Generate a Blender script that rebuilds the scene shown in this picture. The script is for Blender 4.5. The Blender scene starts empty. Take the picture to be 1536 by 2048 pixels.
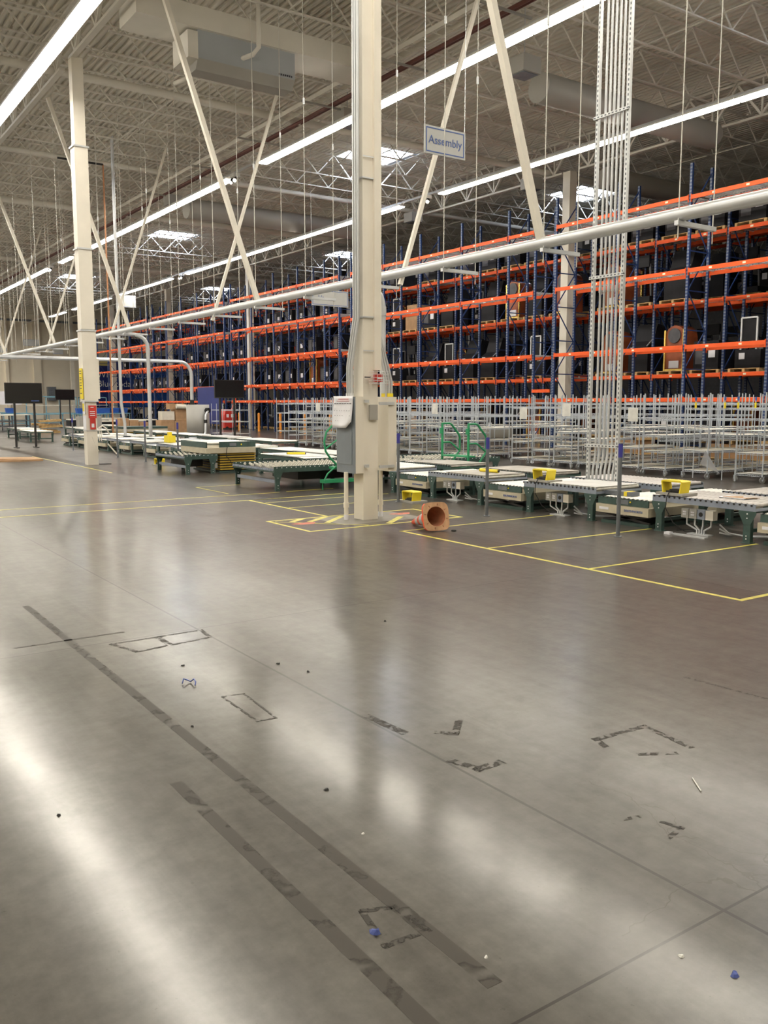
import bpy, math, random
from math import pi, radians, sin, cos, atan2
from mathutils import Vector, Matrix

sc = bpy.context.scene
COL = sc.collection
# ------------------------------------------------------------------ camera, view, world, lights
cam_data = bpy.data.cameras.new('camera')
cam = bpy.data.objects.new('camera', cam_data)
COL.objects.link(cam)
cam.location = (0, 0, 1.6)
cam.rotation_euler = (radians(90 - 7.0686), 0, radians(-34.633))
cam_data.sensor_fit = 'VERTICAL'
cam_data.sensor_height = 36.0
cam_data.lens = 1750.0 / 2048 * 36.0
cam_data.clip_end = 300
sc.camera = cam
sc.view_settings.view_transform = 'Standard'
sc.view_settings.look = 'None'
sc.view_settings.gamma = 1
sc.view_settings.use_curve_mapping = False
sc.view_settings.exposure = 0.0
LAMP = 46.0          # strength of the fluorescent lamps
SKY = 22.0           # strength of the daylight in the roof lights
world = bpy.data.worlds.new('world')
sc.world = world
world.use_nodes = True
world.node_tree.nodes['Background'].inputs[0].default_value = (0.75, 0.8, 0.9, 1)
world.node_tree.nodes['Background'].inputs[1].default_value = 0.3
sc.cycles.max_bounces = 7
sc.cycles.diffuse_bounces = 5
sc.cycles.glossy_bounces = 4
sc.cycles.caustics_reflective = False
sc.cycles.caustics_refractive = False
sc.cycles.sample_clamp_indirect = 6.0

random.seed(7)

# ------------------------------------------------------------------ materials
MATS = {}
def mat(name, col, rough=0.6, metal=0.0, var=0.12, scale=6.0, spec=0.5, emit=None, estr=0.0, alpha=1.0, bump=0.0):
    if name in MATS:
        return MATS[name]
    m = bpy.data.materials.new(name)
    m.use_nodes = True
    nt = m.node_tree
    b = nt.nodes['Principled BSDF']
    b.inputs['Roughness'].default_value = rough
    b.inputs['Metallic'].default_value = metal
    b.inputs['Specular IOR Level'].default_value = spec
    if alpha < 1:
        b.inputs['Alpha'].default_value = alpha
    if emit:
        b.inputs['Emission Color'].default_value = (*emit, 1)
        b.inputs['Emission Strength'].default_value = estr
        b.inputs['Base Color'].default_value = (*col, 1)
    else:
        tc = nt.nodes.new('ShaderNodeTexCoord')
        n = nt.nodes.new('ShaderNodeTexNoise')
        n.inputs['Scale'].default_value = scale
        n.inputs['Detail'].default_value = 4
        nt.links.new(tc.outputs['Object'], n.inputs['Vector'])
        r = nt.nodes.new('ShaderNodeValToRGB')
        r.color_ramp.elements[0].position = 0.3
        r.color_ramp.elements[1].position = 0.7
        r.color_ramp.elements[0].color = (*[c * (1 - var) for c in col], 1)
        r.color_ramp.elements[1].color = (*[min(1, c * (1 + var)) for c in col], 1)
        nt.links.new(n.outputs['Fac'], r.inputs['Fac'])
        nt.links.new(r.outputs['Color'], b.inputs['Base Color'])
        if bump:
            bn = nt.nodes.new('ShaderNodeBump')
            bn.inputs['Strength'].default_value = bump
            bn.inputs['Distance'].default_value = 0.01
            nt.links.new(n.outputs['Fac'], bn.inputs['Height'])
            nt.links.new(bn.outputs['Normal'], b.inputs['Normal'])
    MATS[name] = m
    return m

WHITE_STEEL = mat('white_painted_steel', (0.74, 0.715, 0.65), 0.5, 0, 0.05, 1.5)
DECK = mat('white_roof_deck', (0.72, 0.69, 0.615), 0.6, 0, 0.08, 0.7)
CREAM = mat('cream_paint', (0.82, 0.775, 0.68), 0.42, 0, 0.04, 2.0)
WALLM = mat('cream_wall_panel', (0.87, 0.80, 0.67), 0.7, 0, 0.06, 0.35)
GALV = mat('galvanized_steel', (0.64, 0.66, 0.68), 0.36, 0.45, 0.05, 3)
CHROME = mat('zinc_wire', (0.58, 0.63, 0.70), 0.3, 0.5, 0.04, 3)
ROLLER = mat('zinc_roller', (0.80, 0.78, 0.72), 0.42, 0.35, 0.12, 14)
ROLLER_G = mat('worn_grey_roller', (0.50, 0.47, 0.44), 0.45, 0.35, 0.25, 9)
SHELFW = mat('pale_shelf_liner', (0.72, 0.69, 0.60), 0.5, 0, 0.08, 5)
ORANGE = mat('orange_beam_paint', (0.80, 0.108, 0.02), 0.5, 0, 0.10, 2.0, 0.3)
TAGM = mat('beam_tag', (0.85, 0.80, 0.62), 0.6, 0, 0.03)
GREEN_D = mat('dark_green_paint', (0.045, 0.085, 0.075), 0.45, 0, 0.18, 9)
GREYRAIL = mat('bluegrey_rail', (0.30, 0.34, 0.42), 0.4, 0.3, 0.10, 8)
BEIGE = mat('beige_lift_skirt', (0.52, 0.47, 0.35), 0.5, 0, 0.08, 6)
BLACK = mat('black_steel', (0.018, 0.017, 0.017), 0.5, 0, 0.2)
SCREEN = mat('black_screen', (0.006, 0.006, 0.007), 0.18, 0, 0.0)
YELLOW = mat('safety_yellow', (0.85, 0.68, 0.03), 0.45, 0, 0.05)
YTAPE = mat('yellow_floor_tape', (0.62, 0.56, 0.10), 0.45, 0, 0.22, 14)
GREEN_L = mat('green_handrail_paint', (0.03, 0.30, 0.13), 0.4, 0, 0.08)
PANELG = mat('grey_panel_paint', (0.22, 0.25, 0.28), 0.45, 0, 0.05)
RED = mat('red_enamel', (0.55, 0.04, 0.03), 0.4, 0, 0.08)
PAPER = mat('white_paper', (0.80, 0.80, 0.84), 0.7, 0, 0.03)
INK = mat('dark_ink', (0.06, 0.06, 0.08), 0.7, 0, 0)
INKR = mat('red_ink', (0.65, 0.25, 0.25), 0.7, 0, 0)
BLUETAPE = mat('blue_tape', (0.05, 0.05, 0.32), 0.5, 0, 0.05)
POST = mat('dull_steel_post', (0.20, 0.22, 0.25), 0.38, 0.6, 0.15)
CARD = mat('cardboard', (0.42, 0.26, 0.14), 0.8, 0, 0.12, 5)
WOOD = mat('pallet_wood', (0.56, 0.38, 0.17), 0.8, 0, 0.25, 7)
RUBBER = mat('black_rubber', (0.02, 0.02, 0.02), 0.7, 0, 0.1)
CASTG = mat('grey_caster_wheel', (0.20, 0.20, 0.20), 0.6, 0, 0.1)
CONE_O = mat('cone_orange', (0.90, 0.11, 0.04), 0.4, 0, 0.08)
CONE_I = mat('cone_underside', (0.62, 0.36, 0.20), 0.7, 0, 0.15, 14)
CONE_IN = mat('cone_inside', (0.42, 0.17, 0.09), 0.7, 0, 0.15, 14)
REFL = mat('reflective_band', (0.55, 0.55, 0.56), 0.35, 0.2, 0.1)
BLUEP = mat('blue_workbench_paint', (0.16, 0.34, 0.44), 0.5, 0, 0.1)
BLUEB = mat('blue_bin', (0.02, 0.10, 0.42), 0.45, 0, 0.1)
MURAL = mat('mural_navy', (0.012, 0.025, 0.17), 0.5, 0, 0.15, 0.6)
MURAL2 = mat('mural_blue', (0.02, 0.10, 0.42), 0.5, 0, 0.25, 0.5)
MURAL3 = mat('mural_yellow', (0.75, 0.62, 0.20), 0.5, 0, 0.05, 0.5)
LETTER = mat('white_lettering', (0.92, 0.92, 0.9), 0.6, 0, 0)
SIGNF = mat('sign_face', (0.50, 0.51, 0.50), 0.45, 0, 0.03)
SIGNB = mat('sign_blue', (0.06, 0.12, 0.36), 0.5, 0, 0.03)
DARKM = mat('dark_machine', (0.012, 0.012, 0.015), 0.6, 0, 0.3, 3, 0.25)
GREYM = mat('grey_machine', (0.09, 0.09, 0.10), 0.5, 0, 0.3, 3, 0.3)
WINE = mat('reddish_wood', (0.28, 0.07, 0.025), 0.35, 0, 0.25, 3)
BRASS = mat('brass_trim', (0.80, 0.58, 0.16), 0.25, 0.9, 0.1)
BORANGE = mat('bollard_orange', (0.80, 0.30, 0.04), 0.5, 0, 0.08)
PIPERED = mat('red_sprinkler_pipe', (0.15, 0.05, 0.04), 0.5, 0, 0.1)
COPPER = mat('copper_pipe', (0.50, 0.24, 0.12), 0.4, 0.4, 0.1)
BRACEM = mat('white_brace_paint', (0.82, 0.78, 0.69), 0.45, 0, 0.03)
DUCT = mat('duct_metal', (0.40, 0.39, 0.36), 0.55, 0.2, 0.06, 1)
UNITG = mat('air_unit_grey', (0.40, 0.43, 0.46), 0.5, 0, 0.04, 1)
RODM = mat('plated_rod', (0.66, 0.65, 0.60), 0.5, 0, 0.03)
FIXT = mat('fixture_white', (0.8, 0.8, 0.78), 0.5, 0, 0.02)
LAMPM = mat('lamp_glow', (1, 1, 1), 0.5, emit=(1.0, 0.93, 0.80), estr=LAMP)
SPOTM = mat('spot_glow', (1, 1, 1), 0.5, emit=(1.0, 0.88, 0.68), estr=25)
SKYM = mat('roof_light_glow', (1, 1, 1), 0.5, emit=(0.72, 0.82, 1.0), estr=SKY)
CLEARP = mat('clear_plastic', (0.7, 0.72, 0.78), 0.25, 0, 0.02, alpha=0.4)
DEBRIS = mat('debris_dark', (0.03, 0.03, 0.03), 0.8, 0, 0.2)
REDSPOT = mat('red_spray_paint', (0.55, 0.16, 0.10), 0.6, 0, 0.3, 20)
PADC = mat('bare_concrete_pad', (0.19, 0.175, 0.145), 0.5, 0, 0.15, 6)

def upright_mat():
    m = bpy.data.materials.new('navy_perforated_upright')
    m.use_nodes = True
    nt = m.node_tree; b = nt.nodes['Principled BSDF']
    b.inputs['Roughness'].default_value = 0.42
    tc = nt.nodes.new('ShaderNodeTexCoord'); sp = nt.nodes.new('ShaderNodeSeparateXYZ')
    nt.links.new(tc.outputs['Object'], sp.inputs[0])
    def M(op, a, c=None):
        n = nt.nodes.new('ShaderNodeMath'); n.operation = op
        for i, v in enumerate((a, c)):
            if v is None: continue
            if isinstance(v, (int, float)): n.inputs[i].default_value = v
            else: nt.links.new(v, n.inputs[i])
        return n.outputs[0]
    zz = M('FRACT', M('MULTIPLY', sp.outputs[2], 1 / 0.10))
    fac = M('LESS_THAN', zz, 0.42)
    geo = nt.nodes.new('ShaderNodeNewGeometry')
    sn = nt.nodes.new('ShaderNodeSeparateXYZ'); nt.links.new(geo.outputs['Normal'], sn.inputs[0])
    fx = M('GREATER_THAN', M('ABSOLUTE', sn.outputs[0]), 0.7)
    mx = nt.nodes.new('ShaderNodeMix'); mx.data_type = 'RGBA'
    mx.inputs['A'].default_value = (0.012, 0.035, 0.13, 1)
    mx.inputs['B'].default_value = (0.13, 0.16, 0.22, 1)
    nt.links.new(M('MULTIPLY', fac, fx), mx.inputs['Factor'])
    nt.links.new(mx.outputs['Result'], b.inputs['Base Color'])
    return m
UPM = upright_mat()
NAVY = mat('navy_paint', (0.012, 0.035, 0.13), 0.42, 0, 0.12, 5)

def strut_mat():
    m = bpy.data.materials.new('slotted_strut')
    m.use_nodes = True
    nt = m.node_tree; b = nt.nodes['Principled BSDF']
    b.inputs['Roughness'].default_value = 0.4; b.inputs['Metallic'].default_value = 0.4
    tc = nt.nodes.new('ShaderNodeTexCoord'); sp = nt.nodes.new('ShaderNodeSeparateXYZ')
    nt.links.new(tc.outputs['Object'], sp.inputs[0])
    def M(op, a, c=None):
        n = nt.nodes.new('ShaderNodeMath'); n.operation = op
        for i, v in enumerate((a, c)):
            if v is None: continue
            if isinstance(v, (int, float)): n.inputs[i].default_value = v
            else: nt.links.new(v, n.inputs[i])
        return n.outputs[0]
    slot = M('MULTIPLY', M('LESS_THAN', M('FRACT', M('MULTIPLY', sp.outputs[2], 15.0)), 0.5), M('LESS_THAN', M('ABSOLUTE', sp.outputs[1]), 0.009))
    mx = nt.nodes.new('ShaderNodeMix'); mx.data_type = 'RGBA'
    mx.inputs['A'].default_value = (0.62, 0.64, 0.65, 1); mx.inputs['B'].default_value = (0.10, 0.11, 0.13, 1)
    nt.links.new(slot, mx.inputs['Factor'])
    nt.links.new(mx.outputs['Result'], b.inputs['Base Color'])
    return m
STRUT = strut_mat()

def floor_mat():
    m = bpy.data.materials.new('polished_concrete')
    m.use_nodes = True
    nt = m.node_tree; b = nt.nodes['Principled BSDF']
    L = nt.links.new
    geo = nt.nodes.new('ShaderNodeNewGeometry')
    sp = nt.nodes.new('ShaderNodeSeparateXYZ'); L(geo.outputs['Position'], sp.inputs[0])
    def M(op, a, c=None, d=None):
        n = nt.nodes.new('ShaderNodeMath'); n.operation = op
        for i, v in enumerate((a, c, d)):
            if v is None: continue
            if isinstance(v, (int, float)): n.inputs[i].default_value = v
            else: L(v, n.inputs[i])
        return n.outputs[0]
    def noise(scale, detail=5, rough=0.55, vec=None, dist=0.0):
        n = nt.nodes.new('ShaderNodeTexNoise'); n.inputs['Scale'].default_value = scale
        n.inputs['Detail'].default_value = detail; n.inputs['Roughness'].default_value = rough
        n.inputs['Distortion'].default_value = dist
        L(vec or geo.outputs['Position'], n.inputs['Vector'])
        return n.outputs['Fac']
    def ramp(f, p0, c0, p1, c1):
        r = nt.nodes.new('ShaderNodeValToRGB')
        r.color_ramp.elements[0].position = p0; r.color_ramp.elements[1].position = p1
        r.color_ramp.elements[0].color = c0; r.color_ramp.elements[1].color = c1
        L(f, r.inputs['Fac']); return r.outputs['Color']
    def mix(f, a, c, mode='MIX'):
        n = nt.nodes.new('ShaderNodeMix'); n.data_type = 'RGBA'; n.blend_type = mode
        if isinstance(f, (int, float)): n.inputs['Factor'].default_value = f
        else: L(f, n.inputs['Factor'])
        for s, v in (('A', a), ('B', c)):
            if isinstance(v, tuple): n.inputs[s].default_value = v
            else: L(v, n.inputs[s])
        return n.outputs['Result']
    # slabs: joints every 4.4 m in x (one at 2.37) and every 4.26 m in y (one at 1.53)
    u = M('DIVIDE', M('SUBTRACT', sp.outputs[0], 2.37), 4.42)
    v = M('DIVIDE', M('SUBTRACT', sp.outputs[1], 1.53), 4.262)
    comb = nt.nodes.new('ShaderNodeCombineXYZ')
    L(M('FLOOR', u), comb.inputs[0]); L(M('FLOOR', v), comb.inputs[1])
    wn = nt.nodes.new('ShaderNodeTexWhiteNoise'); L(comb.outputs[0], wn.inputs['Vector'])
    slab = wn.outputs['Value']
    base = ramp(noise(0.55, 6, 0.6), 0.34, (0.056, 0.053, 0.046, 1), 0.68, (0.098, 0.094, 0.082, 1))
    warm = mix(M('MULTIPLY', noise(0.17, 3, 0.5), 0.8), base, (0.086, 0.075, 0.064, 1))
    # the side towards the conveyors is browner
    brown = nt.nodes.new('ShaderNodeMapRange'); brown.inputs['From Min'].default_value = 3.2; brown.inputs['From Max'].default_value = 6.5
    L(M('ADD', sp.outputs[0], M('MULTIPLY', noise(0.5, 3), 2.0)), brown.inputs['Value'])
    warm = mix(M('MULTIPLY', brown.outputs[0], 0.75), warm, (0.068, 0.050, 0.043, 1))
    tint = mix(M('MULTIPLY', slab, 0.25), warm, (0.098, 0.092, 0.080, 1))
    # streaks along the wheel paths and small pits
    mp = nt.nodes.new('ShaderNodeMapping'); mp.inputs['Scale'].default_value = (3.0, 0.25, 1)
    mp.inputs['Rotation'].default_value = (0, 0, 0.5)
    L(geo.outputs['Position'], mp.inputs['Vector'])
    st = noise(1.6, 6, 0.65, mp.outputs[0], 1.0)
    col = mix(0.34, tint, ramp(st, 0.36, (0.038, 0.034, 0.029, 1), 0.66, (0.135, 0.128, 0.112, 1)))
    pit = noise(38, 3, 0.6)
    col = mix(M('MULTIPLY', M('GREATER_THAN', pit, 0.70), 0.5), col, (0.026, 0.023, 0.019, 1))
    fine = noise(9, 6, 0.7)
    col = mix(0.34, col, ramp(fine, 0.34, (0.040, 0.037, 0.031, 1), 0.66, (0.125, 0.118, 0.103, 1)))
    # joints
    def near(t, w):
        f = M('FRACT', t)
        d = M('MINIMUM', f, M('SUBTRACT', 1.0, f))
        return M('LESS_THAN', d, w)
    j = M('MAXIMUM', near(u, 0.0017), near(v, 0.0012))
    col = mix(M('MULTIPLY', j, 0.85), col, (0.025, 0.022, 0.018, 1))
    # hairline cracks
    vor = nt.nodes.new('ShaderNodeTexVoronoi'); vor.feature = 'DISTANCE_TO_EDGE'; vor.inputs['Scale'].default_value = 0.33
    nz = nt.nodes.new('ShaderNodeTexNoise'); nz.inputs['Scale'].default_value = 1.6; nz.inputs['Detail'].default_value = 5
    L(geo.outputs['Position'], nz.inputs['Vector'])
    va = nt.nodes.new('ShaderNodeVectorMath'); va.operation = 'ADD'
    L(geo.outputs['Position'], va.inputs[0]); L(nz.outputs['Color'], va.inputs[1]); L(va.outputs[0], vor.inputs['Vector'])
    ck = M('LESS_THAN', vor.outputs['Distance'], 0.0011)
    gate = M('GREATER_THAN', noise(0.4, 2), 0.52)
    col = mix(M('MULTIPLY', M('MULTIPLY', ck, gate), 0.6), col, (0.05, 0.042, 0.033, 1))
    L(col, b.inputs['Base Color'])
    # gloss: differs from slab to slab, worn in patches
    rg = M('ADD', M('MULTIPLY', noise(1.2, 6, 0.6), 0.17), M('MULTIPLY', slab, 0.06))
    rg = M('ADD', rg, 0.07)
    rg = M('ADD', rg, M('MULTIPLY', brown.outputs[0], 0.03))
    L(rg, b.inputs['Roughness'])
    b.inputs['Specular IOR Level'].default_value = 0.8
    bp = nt.nodes.new('ShaderNodeBump'); bp.inputs['Strength'].default_value = 0.05; bp.inputs['Distance'].default_value = 0.02
    L(noise(2.2, 4, 0.5), bp.inputs['Height'])
    L(bp.outputs['Normal'], b.inputs['Normal'])
    # the worn sealer: a broad dull sheen mixed with the polished one
    b2 = nt.nodes.new('ShaderNodeBsdfPrincipled')
    L(col, b2.inputs['Base Color']); b2.inputs['Roughness'].default_value = 0.31
    b2.inputs['Specular IOR Level'].default_value = 0.4
    L(bp.outputs['Normal'], b2.inputs['Normal'])
    ms = nt.nodes.new('ShaderNodeMixShader')
    wear = M('ADD', 0.27, M('MULTIPLY', noise(0.9, 5, 0.6), 0.22))
    L(wear, ms.inputs[0]); L(b.outputs[0], ms.inputs[1]); L(b2.outputs[0], ms.inputs[2])
    L(ms.outputs[0], nt.nodes['Material Output'].inputs['Surface'])
    return m
FLOORM = floor_mat()

def worn_mat(name, col, cut=0.5, scale=18):
    m = bpy.data.materials.new(name); m.use_nodes = True
    nt = m.node_tree; b = nt.nodes['Principled BSDF']
    b.inputs['Base Color'].default_value = (*col, 1); b.inputs['Roughness'].default_value = 0.5; b.inputs['Specular IOR Level'].default_value = 0.25
    g = nt.nodes.new('ShaderNodeNewGeometry'); n = nt.nodes.new('ShaderNodeTexNoise')
    n.inputs['Scale'].default_value = scale; n.inputs['Detail'].default_value = 6
    nt.links.new(g.outputs['Position'], n.inputs['Vector'])
    r = nt.nodes.new('ShaderNodeMapRange'); r.inputs['From Min'].default_value = cut - 0.06; r.inputs['From Max'].default_value = cut + 0.06
    nt.links.new(n.outputs['Fac'], r.inputs['Value'])
    nt.links.new(r.outputs[0], b.inputs['Alpha'])
    return m
RESID = worn_mat('tape_residue', (0.030, 0.026, 0.020), 0.49, 26)
RESID2 = worn_mat('faint_tape_residue', (0.048, 0.042, 0.034), 0.42, 6)  # dark residue left by old tape, broken up by noise

# ------------------------------------------------------------------ mesh helper
class MB:
    def __init__(s):
        s.v = []; s.f = []; s.mi = []; s.sm = []; s.mats = []
    def m(s, mt):
        if mt not in s.mats: s.mats.append(mt)
        return s.mats.index(mt)
    def add(s, vs, fs, mt, smooth=False):
        o = len(s.v); s.v += [tuple(p) for p in vs]; k = s.m(mt)
        for f in fs:
            s.f.append([i + o for i in f]); s.mi.append(k); s.sm.append(smooth)
        return s
    def box(s, a, b, mt):
        x0, y0, z0 = a; x1, y1, z1 = b
        return s.add([(x0, y0, z0), (x1, y0, z0), (x1, y1, z0), (x0, y1, z0), (x0, y0, z1), (x1, y0, z1), (x1, y1, z1), (x0, y1, z1)],
                     [(0, 3, 2, 1), (4, 5, 6, 7), (0, 1, 5, 4), (1, 2, 6, 5), (2, 3, 7, 6), (3, 0, 4, 7)], mt)
    def cbox(s, c, d, mt):
        return s.box([c[i] - d[i] / 2 for i in range(3)], [c[i] + d[i] / 2 for i in range(3)], mt)
    def bar(s, p, q, w, h, mt):
        p = Vector(p); q = Vector(q); d = (q - p).normalized()
        up = Vector((0, 0, 1)) if abs(d.z) < 0.98 else Vector((1, 0, 0))
        a = d.cross(up).normalized() * (w / 2); b = d.cross(a).normalized() * (h / 2)
        vs = [p - a - b, p + a - b, p + a + b, p - a + b, q - a - b, q + a - b, q + a + b, q - a + b]
        return s.add(vs, [(0, 1, 2, 3), (7, 6, 5, 4), (0, 4, 5, 1), (1, 5, 6, 2), (2, 6, 7, 3), (3, 7, 4, 0)], mt)
    def tube(s, pts, r, mt, n=8, cap=True, r2=None):
        pts = [Vector(p) for p in pts]; rings = []
        prev = None
        for i, p in enumerate(pts):
            d = ((pts[min(i + 1, len(pts) - 1)] - pts[max(i - 1, 0)])).normalized()
            if prev is None:
                up = Vector((0, 0, 1)) if abs(d.z) < 0.9 else Vector((1, 0, 0))
                a = d.cross(up).normalized()
            else:
                a = (prev - d * prev.dot(d)).normalized()
            prev = a; b = d.cross(a)
            rr = r if r2 is None else r + (r2 - r) * i / (len(pts) - 1)
            rings.append([p + (a * cos(2 * pi * k / n) + b * sin(2 * pi * k / n)) * rr for k in range(n)])
        vs = [q for rg in rings for q in rg]; fs = []
        for i in range(len(rings) - 1):
            for k in range(n):
                k2 = (k + 1) % n
                fs.append((i * n + k, i * n + k2, (i + 1) * n + k2, (i + 1) * n + k))
        s.add(vs, fs, mt, n > 5)
        if cap:
            s.add(rings[0], [tuple(range(n))[::-1]], mt); s.add(rings[-1], [tuple(range(n))], mt)
        return s
    def prism(s, poly, axis, a, b, mt):
        # poly: list of 2-D points, extruded along axis from a to b
        def P(u, v, w):
            return {0: (w, u, v), 1: (u, w, v), 2: (u, v, w)}[axis]
        n = len(poly)
        vs = [P(u, v, a) for u, v in poly] + [P(u, v, b) for u, v in poly]
        fs = [tuple(range(n)), tuple(range(2 * n - 1, n - 1, -1))] + [(i, i + n, (i + 1) % n + n, (i + 1) % n) for i in range(n)]
        return s.add(vs, fs, mt)
    def ball(s, c, r, mt, n=8, m_=5, sz=1.0):
        vs = []; fs = []
        for i in range(m_ + 1):
            t = pi * i / m_
            for k in range(n):
                vs.append((c[0] + r * sin(t) * cos(2 * pi * k / n), c[1] + r * sin(t) * sin(2 * pi * k / n), c[2] + r * sz * cos(t)))
        for i in range(m_):
            for k in range(n):
                fs.append((i * n + k, i * n + (k + 1) % n, (i + 1) * n + (k + 1) % n, (i + 1) * n + k))
        return s.add(vs, fs, mt, True)
    def lathe(s, prof, mt, n=24, c=(0, 0, 0)):
        vs = []; fs = []
        for r, z in prof:
            for k in range(n):
                vs.append((c[0] + r * cos(2 * pi * k / n), c[1] + r * sin(2 * pi * k / n), c[2] + z))
        for i in range(len(prof) - 1):
            for k in range(n):
                fs.append((i * n + k, i * n + (k + 1) % n, (i + 1) * n + (k + 1) % n, (i + 1) * n + k))
        return s.add(vs, fs, mt, True)
    def mesh(s, name):
        me = bpy.data.meshes.new(name)
        me.from_pydata(s.v, [], s.f)
        for mt in s.mats: me.materials.append(mt)
        me.polygons.foreach_set('material_index', s.mi)
        me.polygons.foreach_set('use_smooth', s.sm)
        me.validate(); me.update()
        return me
    def obj(s, name, parent=None, loc=(0, 0, 0), rot=(0, 0, 0)):
        return link(name, s.mesh(name), parent, loc, rot)

def link(name, data, parent=None, loc=(0, 0, 0), rot=(0, 0, 0)):
    o = bpy.data.objects.new(name, data); COL.objects.link(o)
    o.location = loc; o.rotation_euler = rot
    if parent is not None: o.parent = parent
    return o
def thing(name, label, cat, loc=(0, 0, 0), rz=0, group=None):
    o = bpy.data.objects.new(name, None); COL.objects.link(o); o.empty_display_size = 0.1
    o.location = loc; o.rotation_euler = (0, 0, rz)
    return tag(o, label, cat, group)
def tag(o, label, cat, group=None, kind=None):
    if label: o['label'] = label
    if cat: o['category'] = cat
    if group: o['group'] = group
    if kind: o['kind'] = kind
    return o
def struct(o, label=None):
    o['kind'] = 'structure'
    if label: o['label'] = label
    return o
def copy_tree(o, parent=None):
    c = o.copy(); COL.objects.link(c)
    if parent is not None: c.parent = parent
    for ch in list(o.children): copy_tree(ch, c)
    return c
def dup(o, loc, rz=None, label=None, group=None):
    c = copy_tree(o); c.location = loc
    if rz is not None: c.rotation_euler = (0, 0, rz)
    if label: c['label'] = label
    if group: c['group'] = group
    return c
def text(name, s, size, mt, parent, loc, rot, ext=0.002, align='CENTER'):
    cu = bpy.data.curves.new(name, 'FONT'); cu.body = s; cu.size = size; cu.extrude = ext
    cu.align_x = align; cu.align_y = 'CENTER'; cu.resolution_u = 3
    tmp = bpy.data.objects.new(name, cu); COL.objects.link(tmp)
    bpy.context.view_layer.update()
    me = bpy.data.meshes.new_from_object(tmp.evaluated_get(bpy.context.evaluated_depsgraph_get()))
    bpy.data.objects.remove(tmp)
    me.materials.clear(); me.materials.append(mt)
    return link(name, me, parent, loc, rot)
ORD = ['first', 'second', 'third', 'fourth', 'fifth', 'sixth', 'seventh', 'eighth', 'ninth', 'tenth', 'eleventh', 'twelfth', 'thirteenth',
       'fourteenth', 'fifteenth', 'sixteenth', 'seventeenth', 'eighteenth', 'nineteenth', 'twentieth'] + ['twenty-%s' % x for x in
       ('first', 'second', 'third', 'fourth', 'fifth', 'sixth', 'seventh', 'eighth', 'ninth')] + ['thirtieth'] + ['thirty-%s' % x for x in
       ('first', 'second', 'third', 'fourth', 'fifth', 'sixth', 'seventh', 'eighth', 'ninth')]

def arc(p0, p1, p2, n=6):
    "quarter bend from p0 to p2 with corner p1"
    p0, p1, p2 = map(Vector, (p0, p1, p2))
    out = []
    for i in range(n + 1):
        t = i / n * pi / 2
        out.append(p1 + (p0 - p1) * (1 - sin(t)) + (p2 - p1) * (1 - cos(t)))
    return out

# ------------------------------------------------------------------ the building
ZB, ZT = 10.15, 11.35         # girder underside, deck underside
fl = MB().box((-16, -9, -0.3), (50, 95.6, 0), FLOORM).obj('floor'); struct(fl, 'polished grey concrete floor with saw cut joints')
WALLD = mat('shade_darkened_wall', (0.22, 0.21, 0.20), 0.8)  # shade put into the wall colour, so gaps between the racks read dark
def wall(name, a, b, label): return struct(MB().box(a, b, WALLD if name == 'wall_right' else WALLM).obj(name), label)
wall('wall_far', (-16, 95, 0), (50, 95.6, 12.2), 'cream wall at the far end of the hall')
wall('wall_left', (-16.5, -9, 0), (-16, 95.6, 12.2), 'cream wall on the open side of the hall')
wall('wall_right', (50, -9, 0), (50.5, 95.6, 12.2), 'grey wall behind the pallet racks, colour darkened to look shaded')
wall('wall_near', (-16, -9.5, 0), (50, -9, 12.2), 'cream wall behind the viewer')
for k, (x, z0, z1) in enumerate([(22.0, 0, 10.2), (19.3, 0, 10.2), (13.0, 0, 10.2), (30.2, 6.3, 10.2)]):
    struct(MB().box((x, 94.75, z0), (x + (0.75 if k < 1 else 0.3), 95, z1), WALLM).obj('wall_far_pilaster'), 'shallow pilaster on the far wall')
struct(MB().box((-16, 94.8, 9.85), (50, 95, 10.05), POST).obj('trim_1'), 'dark band high on the far wall')
# roof deck: ribs running away from the viewer
SKYL = [(20.2, 29.9), (19.8, 50.4), (20.0, 70.9), (31.8, 29.7), (31.9, 71.3), (31.8, 50.4), (1.5, 29.9), (1.5, 50.4), (1.5, 70.9), (-8, 20), (20.2, 9.5), (-8, 50)]
SW, SD = 2.3, 2.1
deck = MB()
x = -16.0; P = 0.20
ylim = (-9.0, 95.6)
while x < 50:
    cut = [(c[1] - SD / 2, c[1] + SD / 2) for c in SKYL if c[0] - SW / 2 - 0.15 < x + P / 2 < c[0] + SW / 2 + 0.15]
    segs = []; y = ylim[0]
    for a, b_ in sorted(cut):
        segs.append((y, a)); y = b_
    segs.append((y, ylim[1]))
    for a, b_ in segs:
        xs = [(x, ZT), (x + 0.08, ZT), (x + 0.10, ZT + 0.07), (x + 0.18, ZT + 0.07), (x + 0.20, ZT)]
        vs = [(px, a, pz) for px, pz in xs] + [(px, b_, pz) for px, pz in xs]
        deck.add(vs, [(i, i + 5, i + 6, i + 1) for i in range(4)], DECK)
    x += P
struct(deck.obj('ceiling'), 'white ribbed metal roof deck')
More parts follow.
